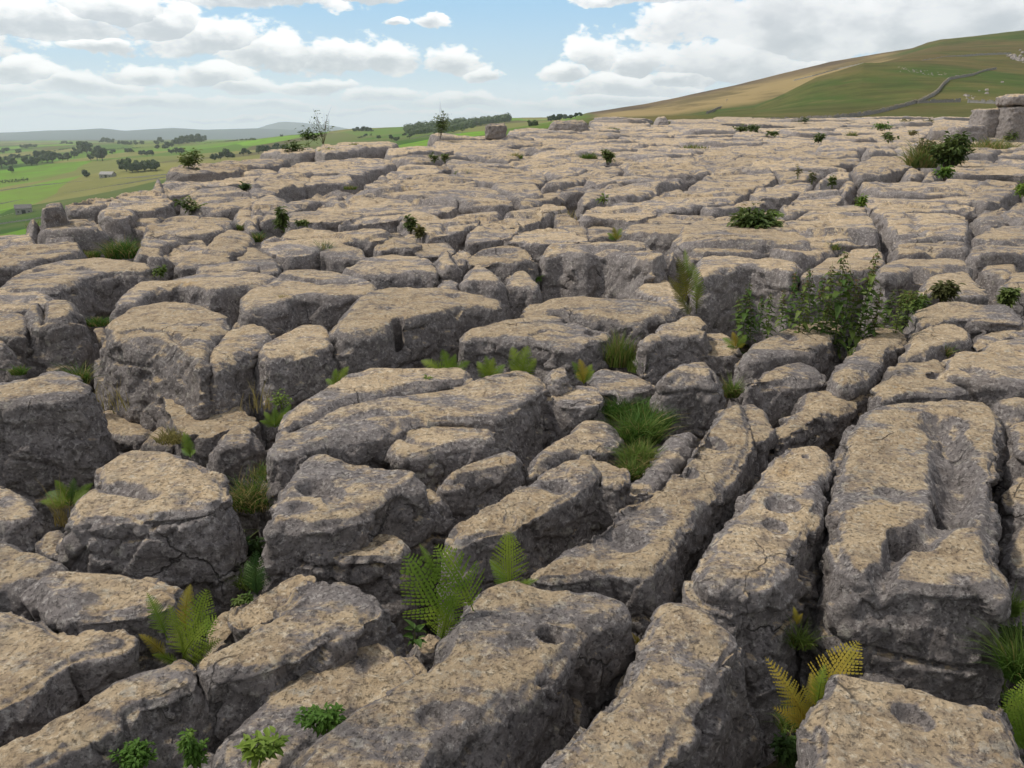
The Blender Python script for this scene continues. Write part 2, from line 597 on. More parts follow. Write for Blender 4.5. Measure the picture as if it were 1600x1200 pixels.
def build_terrain():
    ths = np.concatenate([np.radians(np.arange(-180, -46, 2.0)), np.radians(np.arange(-46, 46, 0.12)), np.radians(np.arange(46, 180.01, 2.0))])
    rs = np.concatenate([[0.0], np.exp(np.linspace(math.log(0.5), math.log(15500), 330))])
    T, R = np.meshgrid(ths, rs)
    X, Y = (R * np.sin(T)).ravel(), (R * np.cos(T)).ravel()
    z, ins, cx = terrain(X, Y)
    rr = np.hypot(X, Y)
    p = np.stack([X, Y, np.zeros_like(X)], 1)
    und = fbm(p / 90.0, 4, 5) * 2.2 * np.clip((rr - 180) / 300, 0, 1)
    und += fbm(p / 700.0, 3, 9) * 5 * np.clip((rr - 900) / 1500, 0, 1)
    und += fbm(p / 0.5, 3, 3) * 0.10 * ins
    z = z + und
    nt, nr = len(ths), len(rs)
    me = bpy.data.meshes.new('ground')
    idx = np.arange(nt * nr).reshape(nr, nt)
    q = np.stack([idx[:-1, :-1], idx[:-1, 1:], idx[1:, 1:], idx[1:, :-1]], -1).reshape(-1, 4)
    me.vertices.add(nt * nr)
    me.vertices.foreach_set('co', np.stack([X, Y, z], 1).astype(np.float32).ravel())
    me.loops.add(q.size)
    me.loops.foreach_set('vertex_index', q[:, ::-1].ravel().astype(np.int32))
    me.polygons.add(len(q))
    me.polygons.foreach_set('loop_start', (np.arange(len(q)) * 4).astype(np.int32))
    me.update(calc_edges=True)
    me.validate()
    smooth_all(me)

    def attr(name, v):
        a = me.attributes.new(name, 'FLOAT', 'POINT')
        a.data.foreach_set('value', v.astype(np.float32))
    attr('pav', ins)
    wobx = fbm(p / 60.0, 3, 21) * 22
    moor = np.clip((cx + wobx - 905) / 30, 0, 1) * (rr < 1500)
    attr('moor', moor)
    # golden grass on the back slope, beyond the shoulder
    us, ts = TT[1]
    uu = np.where(Y > 1, X / np.maximum(Y, 1), 0)
    gold = np.clip((Y - 470) / 60, 0, 1) * moor * np.clip((1410 - cx) / 30, 0, 1)
    attr('gold', gold)
    attr('heath', np.clip((Y - 760 + wobx * 3) / 70, 0, 1) * moor)
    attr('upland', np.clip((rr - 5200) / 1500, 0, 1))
    attr('valley', np.clip((rr - 190) / 30, 0, 1) * (1 - moor))
    return me


def ground_mat():
    m, N, b, out = mat_new('ground')
    geo = N.new('ShaderNodeNewGeometry')
    P = geo.outputs['Position']

    def A(n):
        a = N.new('ShaderNodeAttribute')
        a.attribute_name = n
        return a.outputs['Fac']
    # grike floor: humus, moss and broken stone, coloured darker for the shade in the cracks
    n1 = N.noise(P, 2.2, 6, 0.7)
    n2 = N.noise(P, 11, 6, 0.7)
    soil = N.mix(N.ramp(n2, 0.35, 0.65), (0.035, 0.026, 0.018), (0.12, 0.09, 0.06))
    soil = N.mix(N.ramp(n1, 0.46, 0.58), soil, (0.035, 0.055, 0.014))
    vs = N.voro(P, 7.0)
    soil = N.mix(N.math('MULTIPLY', N.math('SUBTRACT', 1.0, N.ramp(vs, 0.2, 0.4)), N.ramp(n1, 0.5, 0.4)), soil, (0.14, 0.125, 0.11))
    # walled fields
    xy = N.sep(P)
    q = N.comb(xy[0], N.math('MULTIPLY', xy[1], 0.45))
    qn = N.new('ShaderNodeVectorMath', operation='ADD')
    N.l.new(q, qn.inputs[0])
    sc = N.new('ShaderNodeVectorMath', operation='SCALE')
    N.l.new(N.noise(q, 0.006, 3, 0.5, 0, True), sc.inputs[0])
    sc.inputs['Scale'].default_value = 70.0
    N.l.new(sc.outputs[0], qn.inputs[1])
    cell = N.voro(qn.outputs[0], 0.0068, 'F1', 'Color')
    cs = N.new('ShaderNodeSeparateColor')
    N.l.new(cell, cs.inputs[0])
    g = N.mix(cs.outputs[0], (0.028, 0.070, 0.012), (0.15, 0.31, 0.018))
    g = N.mix(N.ramp(cs.outputs[1], 0.62, 0.8), g, (0.21, 0.20, 0.06))
    g = N.mix(N.ramp(cs.outputs[2], 0.72, 0.8), g, (0.095, 0.075, 0.035))
    g = N.mix(N.math('MULTIPLY', N.ramp(N.noise(P, 0.02, 5, 0.6), 0.4, 0.65), 0.5), g, (0.12, 0.13, 0.04))
    rough = N.ramp(N.noise(P, 0.0035, 4, 0.5), 0.42, 0.6)
    g = N.mix(N.math('MULTIPLY', rough, 0.35), g, (0.16, 0.155, 0.06))
    # moor: green, tawny and brown grasses
    k1 = N.noise(N.comb(xy[0], N.math('MULTIPLY', xy[1], 0.35), N.math('MULTIPLY', xy[2], 2.5)), 0.016, 6, 0.62)
    k2 = N.noise(P, 0.11, 6, 0.7)
    mo = N.mix(N.ramp(k1, 0.40, 0.60), (0.060, 0.095, 0.022), (0.125, 0.115, 0.038))
    mo = N.mix(N.math('MULTIPLY', N.ramp(k2, 0.45, 0.7), 0.5), mo, (0.105, 0.085, 0.035))
    mo = N.mix(N.math('MULTIPLY', N.ramp(N.noise(P, 0.006, 5, 0.6), 0.46, 0.62), 0.7), mo, (0.125, 0.088, 0.042))
    mo = N.mix(N.ramp(N.noise(P, 0.5, 5, 0.7), 0.70, 0.8), mo, (0.17, 0.16, 0.10))
    k3 = N.noise(N.comb(N.math('MULTIPLY', xy[0], 0.5), xy[1], N.math('MULTIPLY', xy[2], 5.0)), 0.06, 8, 0.75)
    mo = N.mix(N.math('MULTIPLY', N.ramp(k3, 0.48, 0.62), 0.55), mo, (0.045, 0.058, 0.018))
    mo = N.mix(N.math('MULTIPLY', N.ramp(k3, 0.46, 0.34), 0.5), mo, (0.17, 0.145, 0.06))
    go = N.mix(N.ramp(k1, 0.42, 0.6), (0.14, 0.11, 0.05), (0.28, 0.21, 0.095))
    he = N.mix(N.ramp(k1, 0.40, 0.6), (0.085, 0.065, 0.045), (0.15, 0.11, 0.06))
    go = N.mix(A('heath'), go, he)
    mo = N.mix(A('gold'), mo, go)
    base = N.mix(A('valley'), N.mix(N.ramp(n2, 0.4, 0.6), (0.07, 0.11, 0.02), (0.14, 0.15, 0.04)), g)
    base = N.mix(A('upland'), base, (0.050, 0.075, 0.085))  # dull bluish far hills, part of the haze put into their colour
    base = N.mix(A('moor'), base, mo)
    base = N.mix(A('pav'), base, soil)
    N.l.new(base, b.inputs['Base Color'])
    b.inputs['Roughness'].default_value = 1.0
    b.inputs['Specular IOR Level'].default_value = 0.05
    bp = N.new('ShaderNodeBump')
    bp.inputs['Strength'].default_value = 0.8
    bp.inputs['Distance'].default_value = 0.05
    N.l.new(n2, bp.inputs['Height'])
    N.l.new(bp.outputs[0], b.inputs['Normal'])
    return m


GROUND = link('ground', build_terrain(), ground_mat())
tag(GROUND, kind='structure')
# ================================================================ LIMESTONE BLOCKS
REG = {'A': (0, 800, .3375), 'B': (530, 800, .3375), 'C': (1060, 800, .3375), 'D': (0, 500, .3375), 'E': (530, 500, .3375), 'F': (1060, 500, .3375),
       'G': (0, 300, .25), 'H': (400, 300, .25), 'I': (800, 300, .25), 'J': (1200, 300, .25),
       'K': (0, 120, .25), 'L': (400, 120, .25), 'M': (800, 120, .25), 'N': (1200, 120, .25), 'P': (0, 0, 1.0)}


def rpx(reg, pts):
    x0, y0, s = REG[reg]
    return [(x0 + x * s, y0 + y * s) for x, y in pts]


def area2(p):
    return 0.5 * sum(p[i][0] * p[(i + 1) % len(p)][1] - p[(i + 1) % len(p)][0] * p[i][1] for i in range(len(p)))


def chaikin(p, it=1, w=0.2):
    for _ in range(it):
        q = []
        for i in range(len(p)):
            a, b = p[i], p[(i + 1) % len(p)]
            q.append(a * (1 - w) + b * w)
            q.append(a * w + b * (1 - w))
        p = q
    return p


def offset(p, d):
    """move every vertex of a ccw polygon outwards by d (array of 2-vectors)"""
    n = len(p)
    out = []
    for i in range(n):
        a, b, c = p[i - 1], p[i], p[(i + 1) % n]
        e1 = (b - a) / (np.linalg.norm(b - a) + 1e-9)
        e2 = (c - b) / (np.linalg.norm(c - b) + 1e-9)
        n1 = np.array([e1[1], -e1[0]])
        n2 = np.array([e2[1], -e2[0]])
        m = n1 + n2
        L = np.linalg.norm(m)
        if L < 0.3:
            m = n1
            k = 1.0
        else:
            m = m / L
            k = 1.0 / max(0.6, float(m @ n1))
        out.append(b + m * d * k)
    return out


def inside_poly(P, poly):
    x, y = P[:, 0], P[:, 1]
    ins = np.zeros(len(P), bool)
    n = len(poly)
    for i in range(n):
        x1, y1 = poly[i]
        x2, y2 = poly[(i + 1) % n]
        c = ((y1 > y) != (y2 > y)) & (x < (x2 - x1) * (y - y1) / (y2 - y1 + 1e-12) + x1)
        ins ^= c
    return ins


def edge_dist(P, poly):
    d = np.full(len(P), 1e9)
    n = len(poly)
    for i in range(n):
        a = np.array(poly[i])
        b = np.array(poly[(i + 1) % n])
        ab = b - a
        t = np.clip(((P - a) @ ab) / (ab @ ab + 1e-12), 0, 1)
        q = P - (a + t[:, None] * ab)
        d = np.minimum(d, np.sqrt((q * q).sum(1)))
    return d


TRACED = []          # photograph polygons of every traced block, for the filling of the far pavement
ROCKS = []           # (object, px centre, world centre, size, data)
_tmp = bpy.data.objects.new('work', None)


def make_rock(poly_px, dh=0.0, depth=0.8, flare=0.08, rnd=0.06, boulder=0.0, pits=(), runs=(), seed=0, amp=1.0, name='limestone_block',
              label=None, group=None, vox=None, base=None, plane=None, tilt=(0, 0), wob=0.0):
    rng = random.Random(seed)
    w = [hit(x, y, dh) if plane is None else atY(x, y, plane) for x, y in poly_px] if base is None else base
    w = [np.array(v, float) for v in w]
    c = sum(w) / len(w)
    p2 = [v[:2] - c[:2] for v in w]
    if area2(p2) < 0:
        p2 = p2[::-1]
    p2 = chaikin(p2, 1, 0.16)
    grow0 = (0.020 if c[1] < 5 else 0.006 * c[1]) if not (boulder or plane) else 0.01
    p2 = offset(p2, min(grow0, .12))
    A = abs(area2(p2))
    per = sum(np.linalg.norm(p2[i] - p2[i - 1]) for i in range(len(p2)))
    width = 2 * A / per * 1.3              # rough narrow width
    Y = max(1.5, float(c[1]))
    dist = math.hypot(c[0], c[1])
    v = vox or max(0.0085, 0.0030 * dist * 0.9)
    v = min(v, 0.16)
    ins = min(rnd, 0.22 * width)
    ztop = c[2]
    rings = [
        (offset(p2, -ins * 1.0), 0.0),
        (offset(p2, -ins * 0.15), -ins * 0.75),
        (offset(p2, flare * 0.45), -depth * 0.45),
        (offset(p2, flare), -depth)]
    if boulder:
        b = boulder
        rings = [
            (offset(p2, -min(0.34 * width, b)), 0.02),
            (offset(p2, -min(0.10 * width, b * 0.3)), -b * 0.45),
            (offset(p2, flare * 0.5), -depth * 0.5),
            (offset(p2, flare * 0.7), -depth)]
    n = len(p2)
    verts, faces = [], []
    for ring, z in rings:
        for q in ring:
            zz = z + SLOPE * q[1] * (0 if plane else 1) + tilt[0] * q[0] + tilt[1] * q[1] if z > -depth * 0.9 else z
            verts.append((q[0], q[1], zz))
    for k in range(3):
        for i in range(n):
            j = (i + 1) % n
            faces.append((k * n + i, (k + 1) * n + i, (k + 1) * n + j, k * n + j))
    faces.append(tuple(range(n)))
    faces.append(tuple(range(4 * n - 1, 3 * n - 1, -1)))
    me = mesh_from('prism', verts, faces)
    o = bpy.data.objects.new('work', me)
    COL.objects.link(o)
    r = o.modifiers.new('r', 'REMESH')
    r.mode = 'VOXEL'
    r.voxel_size = v
    s = o.modifiers.new('s', 'SMOOTH')
    s.factor = 0.5
    s.iterations = int(min(30, max(3, (ins * 0.45 / v) ** 2 * 1.0 + 2)))
    dg = bpy.context.evaluated_depsgraph_get()
    m2 = bpy.data.meshes.new_from_object(o.evaluated_get(dg))
    bpy.data.objects.remove(o)
    bpy.data.meshes.remove(me)
    if len(m2.vertices) < 8:
        return None
    # keep the block where it was drawn, throw away what the ground hides
    co = get_co(m2).astype(np.float64)
    no = get_no(m2).astype(np.float64)
    wp = co + c                              # world position for the noise
    side = 1 - np.clip((no[:, 2] - 0.3) / 0.5, 0, 1)
    up = np.clip((no[:, 2] - 0.5) / 0.4, 0, 1)
    s_ = seed * 7.31
    disp = fbm(wp / 0.42 + s_, 3, 11) * (0.012 + 0.016 * side) * amp
    disp += fbm(wp / 0.15 + s_, 3, 31) * (0.010 + 0.012 * side) * amp
    if v < 0.03:
        disp += fbm(wp / 0.05, 3, 51) * (0.004 + 0.005 * side) * amp
    fv, fe = facets(wp / np.array([0.24, 0.24, 0.17]) + fbm(wp / 0.2, 2, 71)[:, None] * 0.35 + s_, 5)
    disp += fv * (0.006 + (0.030 if Y < 6 else 0.045) * side) * amp - (1 - fe) * 0.005 * side
    if v < 0.02:
        gv, ge = facets(wp / 0.085 + s_ + fbm(wp / 0.09, 2, 72)[:, None] * 0.3, 9)
        disp += gv * (0.004 + 0.013 * side) * amp
    # bedding planes in the flanks and a few deep joints
    bz = (wp[:, 2] - SLOPE * wp[:, 1]) * 3.6 + fbm(wp / 0.9, 2, 81) * 0.55
    groove = np.clip(1 - np.abs(bz - np.round(bz)) / 0.045, 0, 1)
    gm = np.clip(fbm(wp / 0.6 + 4.4, 2, 83) * 3 - 0.2, 0, 1)
    disp -= groove * gm * side * 0.045
    rid = 1 - np.abs(fbm(wp / 0.55 + s_ + 9, 3, 91))
    disp -= np.clip((rid - 0.975) / 0.025, 0, 1) * 0.022 * amp * (0.15 + 0.85 * side)
    co += no * disp[:, None]
    # slow swell, water-worn dips and runnels of the top
    q3 = np.stack([wp[:, 0], wp[:, 1], np.zeros(len(wp))], 1)
    co[:, 2] += up * (fbm(q3 / 0.95 + s_, 2, 101) * (0.036 if Y < 6 else 0.05) * amp)
    dip = np.clip(fbm(q3 / 0.34 + 3.1, 3, 105) * 2.2 - 0.75, 0, 1)
    co[:, 2] -= up * dip * 0.045 * amp
    if Y > 9:
        rr = 1 - np.abs(fbm(q3 / np.array([2.6, 1.3, 1]) + 1.7, 3, 111))
        co[:, 2] -= up * np.clip((rr - 0.94) / 0.06, 0, 1) * 0.09
        co[:, 2] += up * fbm(q3 / 2.6 + 5, 2, 115) * 0.12
        co[:, 2] -= up * np.clip(fbm(q3 / np.array([1.3, 0.42, 1]) + 8, 3, 119) * 2.0 - .25, 0, 1) * 0.085
        f2, _e2 = facets(q3 / np.array([1.5, 0.9, 1.0]) + fbm(q3 / 0.8, 2, 117)[:, None] * 0.4, 15)
        co[:, 2] += up * f2 * 0.08 * min(1.0, Y / 14)
    hollow_grey = np.zeros(len(co))  # mask that turns pits and runnels from tan towards grey
    wxy = wp[:, :2]
    topz = np.clip((co[:, 2] + 0.12) / 0.08, 0, 1)
    for (cx, cy, rx, ry, dp) in pits:
        h0 = hit(cx, cy, dh)
        RX = np.linalg.norm(hit(cx + rx, cy, dh) - h0)
        RY = np.linalg.norm(hit(cx, cy - ry, dh) - h0)
        e = np.sqrt(((wxy[:, 0] - h0[0]) / RX) ** 2 + ((wxy[:, 1] - h0[1]) / RY) ** 2)
        e = e + fbm(wp / 0.09, 3, 121) * 0.34
        k = 1 - (np.clip((e - 0.78) / 0.24, 0, 1) if dp > 0.1 else np.clip((e - 0.45) / 0.6, 0, 1))
        k = k * k * (3 - 2 * k) * topz
        co[:, 2] -= k * dp
        hollow_grey = np.maximum(hollow_grey, k * min(1.0, 0.25 + dp * 5))
    for (pl, wd, dp) in runs:
        hp = [hit(x, y, dh)[:2] for x, y in pl]
        d = np.full(len(co), 1e9)
        for i in range(len(hp) - 1):
            ab = hp[i + 1] - hp[i]
            t = np.clip(((wxy - hp[i]) @ ab) / (ab @ ab + 1e-9), 0, 1)
            q = wxy - (hp[i] + t[:, None] * ab)
            d = np.minimum(d, np.sqrt((q * q).sum(1)))
        d = d + fbm(wp / 0.13, 3, 131) * wd * 0.65
        k = 1 - np.clip(d / wd, 0, 1)
        k = k * k * (3 - 2 * k) * np.clip((co[:, 2] + 0.2) / 0.12, 0, 1)
        co[:, 2] -= k * dp
        hollow_grey = np.maximum(hollow_grey, k * 0.5)
    put_co(m2, co)
    a = m2.attributes.new('hollow_grey', 'FLOAT', 'POINT')
    a.data.foreach_set('value', hollow_grey.astype(np.float32))
    smooth_all(m2)
    m2.name = name
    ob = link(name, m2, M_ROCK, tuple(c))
    wpx = max(x for x, y in poly_px) - min(x for x, y in poly_px)
    hpx = max(y for x, y in poly_px) - min(y for x, y in poly_px)
    ROCKS.append(dict(o=ob, cx=sum(x for x, y in poly_px) / len(poly_px), cy=sum(y for x, y in poly_px) / len(poly_px), w=wpx, h=hpx,
                      c=c, width=width, A=A, label=label, boulder=boulder, pits=len(pits), dh=dh, top=max(y for x, y in poly_px)))
    tag(ob, label, 'rock', group or 'blocks of the limestone pavement')
    return ob


_rid = 0


def R(reg, poly, dh=0.0, label=None, b=0.0, d=None, fl=None, rn=None, pits=(), runs=(), amp=1.0, tilt=(0, 0), plane=None, name='limestone_block'):
    global _rid
    _rid += 1
    x0, y0, s = REG[reg]
    px = rpx(reg, poly)
    TRACED.append(px)
    cy = sum(y for x, y in px) / len(px)
    near = cy > 560
    rn = rn if rn is not None else (0.05 if near else 0.055)
    if cy < 330 and tilt == (0, 0):
        rr_ = random.Random(_rid)
        tilt = (rr_.uniform(-.03, .03), rr_.uniform(-.035, .02))
    d = d if d is not None else (0.85 if cy > 300 else 0.7)
    fl = fl if fl is not None else (0.10 if near else 0.16)
    pt = [(x0 + a[0] * s, y0 + a[1] * s, a[2] * s, a[3] * s, a[4]) for a in pits]
    ru = [([(x0 + x * s, y0 + y * s) for x, y in a[0]], a[1], a[2]) for a in runs]
    return make_rock(px, dh, d, fl, rn, b, pt, ru, seed=_rid, amp=amp, label=label, tilt=tilt, plane=plane, name=name)
# ---- region A : near, left
R('A', [(-120,105),(60,130),(110,165),(200,175),(290,215),(318,258),(230,270),(130,335),(0,322),(-120,300)], 0, 'pale rounded limestone ridge at the lower left edge, touching a longer tan block')
R('A', [(140,335),(230,275),(340,264),(560,277),(700,292),(790,325),(805,380),(740,410),(600,450),(420,470),(250,455)], 0, 'tan block whose blunt end points at the yellow-green ferns in the lower left', fl=.14)
R('A', [(-120,420),(0,430),(90,470),(180,490),(260,555),(330,550),(520,542),(575,590),(450,620),(330,640),(200,720),(100,800),(-60,880),(-160,900)], 0, 'wide tan-topped slab at the left edge with a long cracked grey flank below')
R('A', [(-160,1150),(0,1055),(250,932),(430,832),(560,747),(740,690),(840,660),(900,715),(890,785),(760,850),(580,890),(440,980),(300,1060),(150,1140),(0,1235),(-150,1300)], -.02, 'long slanting tan-ridged clint running out of the bottom left corner', fl=.2)
R('A', [(950,655),(1060,582),(1220,482),(1340,395),(1430,317),(1600,303),(1720,350),(1750,430),(1620,500),(1450,580),(1300,660),(1130,720),(1000,740)], 0, 'broad mottled block between the yellow-green ferns and the tall green fern', fl=.13)
R('A', [(1390,250),(1450,292),(1400,345),(1300,410),(1200,478),(1110,500),(1090,430),(1200,350),(1300,290)], -.10, 'thin grey sliver of rock tucked behind the broad mottled block by the ferns')
R('A', [(960,540),(1020,465),(1085,430),(1085,520),(1010,590),(960,630)], -.16, 'small grey block beside the bases of the yellow-green ferns')
R('A', [(1670,525),(1740,560),(1830,602),(1910,690),(1935,800),(1810,832),(1670,890),(1560,965),(1450,1045),(1330,1160),(1250,1260),(1000,1260),(1010,1030),(1200,872),(1400,722),(1570,560)], -.10, 'grey and buff slab behind the leafy herbs at the bottom edge', fl=.12)
R('A', [(800,1210),(840,1130),(900,1085),(990,1120),(1000,1260),(850,1280)], -.22, 'small low grey rock at the bottom edge among the leafy herbs')
# ---- region D
R('D', [(-140,275),(0,262),(140,260),(190,228),(300,218),(365,240),(402,300),(330,345),(200,352),(80,372),(-140,380)], .10, 'massive dark-flanked boulder at the left edge with a narrow tan top', fl=.12)
R('D', [(-140,740),(40,738),(120,775),(205,860),(230,925),(90,970),(-140,980)], -.15, 'smooth grey boulder at the left edge below the massive dark-flanked one', b=.14)
R('D', [(450,665),(520,605),(620,567),(760,577),(890,635),(990,695),(1035,790),(980,850),(820,880),(650,890),(500,905),(340,900),(315,840),(400,762),(470,740)], .06, 'great humped boulder with a mossy groove across its top and holes in its flank', fl=.16, runs=[([(470,745),(590,785),(690,800)], .06, .045)])
R('D', [(180,1040),(210,985),(290,970),(305,1050),(280,1090),(200,1080)], -.22, 'fist-like grey stone wedged beside the great humped boulder')
R('D', [(960,200),(975,150),(1030,72),(1110,16),(1190,5),(1240,35),(1262,80),(1190,120),(1080,162),(1000,215)], .04, 'tan-crowned boulder with a rounded grey front, one joint over from the tall twin-topped one')
R('D', [(1200,120),(1270,78),(1340,42),(1400,12),(1480,12),(1530,50),(1530,110),(1430,135),(1330,165),(1230,180)], .02, 'rough grey block with a stepped front, above the small fern in the dark gap')
R('D', [(750,335),(830,318),(960,345),(1100,395),(1185,435),(1150,478),(1060,475),(960,520),(850,500),(790,440)], -.22, 'flat tilted grey slab lying low beneath the tan-crowned boulders', rn=.03, tilt=(-.05, 0))
R('D', [(1010,520),(1070,470),(1140,468),(1220,510),(1230,560),(1180,610),(1080,620),(980,640),(960,600)], -.22, 'round light grey boulder behind the dry grass tuft', b=.10)
R('D', [(430,430),(560,405),(700,420),(720,480),(640,550),(560,530),(470,515)], -.45, 'broken low slab in the pit under the tan-crowned boulder')
R('D', [(650,560),(720,492),(790,490),(830,545),(780,585),(700,578)], -.38, 'small moss-stained stone in the pit beside the bright sprig', b=.06)
R('D', [(1255,350),(1330,305),(1480,295),(1500,320),(1420,378),(1330,398)], -.35, 'dark low slab under the overhang beside the small fern')
R('D', [(430,560),(520,545),(560,590),(500,640),(420,660),(410,600)], -.45, 'dark stone fragment in the hollow behind the great humped boulder', b=.06)
# ---- region E
R('E', [(-290,480),(-240,420),(-150,370),(-60,310),(20,255),(160,225),(330,232),(460,220),(560,210),(612,240),(590,275),(440,300),(250,320),(60,365),(-60,415),(-180,460),(-260,505)], 0, 'long low tan slab in front of the fern row, rounded at its dark far end')
R('E', [(-340,575),(-280,512),(-150,470),(0,400),(150,370),(300,340),(500,300),(700,240),(830,218),(920,240),(955,290),(900,340),(800,400),(740,450),(620,452),(420,450),(300,462),(200,512),(100,545),(0,535),(-100,565),(-200,610),(-300,620)], 0, 'great long tan slab across the middle with a steep grey end facing the grassy gap', fl=.12, runs=[([(0,470),(150,440),(300,430)], .05, .02)])
R('E', [(225,590),(275,512),(340,462),(500,455),(650,470),(708,492),(718,550),(600,568),(480,588),(400,620),(260,622)], -.05, 'blunt tan lobe of rock leaning against the great long slab', runs=[([(250,520),(340,560),(430,570)], .05, .03)])
R('E', [(-250,600),(-100,575),(60,560),(200,560),(240,600),(220,640),(60,600),(-60,590),(-180,640)], -.16, 'low grey shelf under the near edge of the great long slab')
R('E', [(965,300),(1100,287),(1215,292),(1235,340),(1150,372),(1050,382),(985,355)], -.07, 'grey pitted block joined to the end of the great long slab')
R('E', [(950,250),(1000,215),(1070,215),(1088,268),(1030,290),(960,285)], 0, 'small pale knob of rock between the ferns and the great long slab', d=.6, b=.05)
R('E', [(1152,265),(1190,213),(1310,214),(1400,237),(1465,285),(1390,312),(1300,322),(1200,302)], -.05, 'angular grey block at the top of the grassy gap')
R('E', [(890,655),(930,592),(1080,522),(1110,467),(1230,462),(1280,490),(1288,560),(1200,600),(1090,602),(980,652),(900,692)], -.14, 'grey sloping block on the near side of the great slab, beside the grassy gap')
R('E', [(470,740),(540,690),(640,650),(800,602),(862,640),(870,700),(780,722),(640,742),(560,765),(490,772)], -.12, 'dark grey loaf-shaped block below the blunt tan lobe', b=.06)
R('E', [(180,860),(210,822),(330,782),(440,767),(480,792),(520,865),(420,882),(330,892),(200,902)], -.16, 'squat grey block with a cracked front, left of the dark loaf-shaped one', b=.05)
R('E', [(530,995),(570,930),(680,858),(850,740),(960,672),(1050,640),(1190,656),(1198,705),(1150,725),(1060,790),(960,832),(880,882),(790,940),(650,965),(560,1012)], 0, 'tan wedge-shaped block with a round stain, behind the upright single fern frond', fl=.12, pits=[(790,900,35,30,.02),(1000,745,80,22,.035)])
R('E', [(1090,640),(1130,612),(1230,627),(1310,667),(1332,720),(1300,760),(1220,742),(1195,690)], -.03, 'rounded grey end of rock against the tan wedge, beside the grass')
R('E', [(-340,945),(-290,850),(-240,750),(-200,652),(-150,602),(-70,593),(0,615),(120,642),(270,677),(370,692),(372,745),(250,792),(170,852),(110,905),(0,915),(-120,942),(-220,935)], 0, 'big tan block with dark hollows in its top, beside the dry grass tuft', fl=.12, pits=[(-110,760,80,45,.06),(-20,800,60,35,.04),(-180,860,50,25,.03)])
# ---- region B
R('B', [(-60,175),(-30,130),(80,105),(200,80),(300,95),(345,160),(300,212),(150,225),(0,225)], -.14, 'dull grey block right behind the tall green fern', b=.05)
R('B', [(-260,1260),(-120,1062),(0,952),(120,872),(240,826),(370,816),(366,740),(420,682),(500,642),(506,570),(560,470),(640,370),(712,325),(820,305),(950,346),(1200,352),(1310,377),(1345,432),(1230,482),(1130,532),(1030,642),(940,742),(850,802),(740,882),(650,982),(520,1062),(440,1150),(400,1340),(-260,1370)], 0, 'largest tan clint at the bottom, with one deep round hole and a side notch', fl=.16, pits=[(975,565,60,42,.13),(440,965,85,60,.03),(350,1130,60,30,.012)])
R('B', [(900,1230),(1030,1082),(1090,992),(1200,912),(1310,832),(1375,702),(1410,592),(1480,472),(1560,405),(1680,440),(1820,520),(1852,572),(1780,642),(1730,752),(1650,882),(1560,982),(1490,1102),(1430,1340),(860,1340)], 0, 'plain tan clint at the bottom edge with a dark grey rounded flank', fl=.16)
R('B', [(320,605),(400,567),(480,600),(470,678),(380,690),(330,650)], -.35, 'small rubble stone in the gap at the foot of the tall green fern', b=.05)
# ---- region E/F : long clints
R('E', [(890,1165),(960,1082),(1080,1022),(1200,972),(1340,852),(1480,782),(1600,642),(1720,482),(1790,397),(1860,382),(1885,440),(1902,540),(1862,620),(1790,722),(1700,832),(1640,902),(1560,1002),(1520,1112),(1440,1172),(1300,1155),(1150,1165),(1000,1185)], 0, 'longest narrow clint, with shallow stained pans along its tan top', fl=.12, pits=[(1730,552,60,28,.045),(1605,692,60,38,.04),(1340,1000,110,50,.03)])
R('F', [(300,388),(350,383),(400,420),(415,480),(400,530),(335,535),(315,460)], -.04, 'grey cap of rock on the far end of the longest narrow clint')
R('E', [(1350,832),(1400,722),(1500,602),(1530,535),(1640,512),(1600,600),(1480,742),(1400,802)], -.15, 'grey ledge along the side of the longest clint, below the grass')
R('F', [(95,1180),(125,1090),(170,992),(215,947),(290,842),(370,712),(440,627),(510,576),(640,564),(702,592),(725,660),(665,740),(655,860),(600,965),(550,1040),(500,1110),(470,1150),(400,1200),(280,1215),(170,1200)], 0, 'second long clint, its tan top holding two brown pans and a small round hole', fl=.12, pits=[(480,845,85,40,.05),(455,945,60,35,.04),(590,616,14,9,.05)])
R('F', [(750,665),(800,502),(860,427),(960,377),(1200,370),(1400,374),(1470,402),(1500,482),(1480,562),(1445,622),(1452,700),(1437,880),(1432,1080),(1482,1165),(1492,1235),(1300,1255),(1100,1225),(940,1205),(830,1190),(775,1160),(755,1100),(740,900)], 0, 'broad block with a water-filled pit and a deep winding channel worn through it', fl=.10,
  pits=[(1262,876,50,66,.20),(1085,1020,110,40,.15),(975,792,80,22,.03),(1290,1200,70,30,.01)], runs=[([(1215,460),(1250,540),(1290,600),(1300,680),(1275,760),(1262,860)], .12, .10),([(1262,880),(1200,960),(1100,1010)], .08, .06),([(1330,640),(1350,760),(1310,880)], .10, .05),([(1010,1040),(960,1160),(950,1240)], .05, .06)])
R('F', [(1545,570),(1540,470),(1600,385),(1760,375),(1760,640),(1640,625),(1560,600)], -.03, 'block at the right edge with a small overhung hole, beyond the channelled block', pits=[(1530,395,50,12,.06)])
R('F', [(1480,385),(1500,366),(1600,362),(1700,364),(1700,392),(1560,400)], .03, 'thin cap stone above a small hole at the right edge', d=.2)
R('C', [(620,1340),(640,1052),(660,882),(702,722),(760,727),(1000,787),(1300,852),(1520,907),(1572,1002),(1590,1340)], .02, 'blocky tan slab in the bottom right corner with a dark star-shaped stain', fl=.08, pits=[(1090,945,100,55,.035),(1450,942,40,20,.015)])
R('C', [(1500,205),(1540,102),(1620,32),(1760,32),(1760,262),(1560,275)], -.22, 'low grey rock at the right edge beyond the rushy grass')
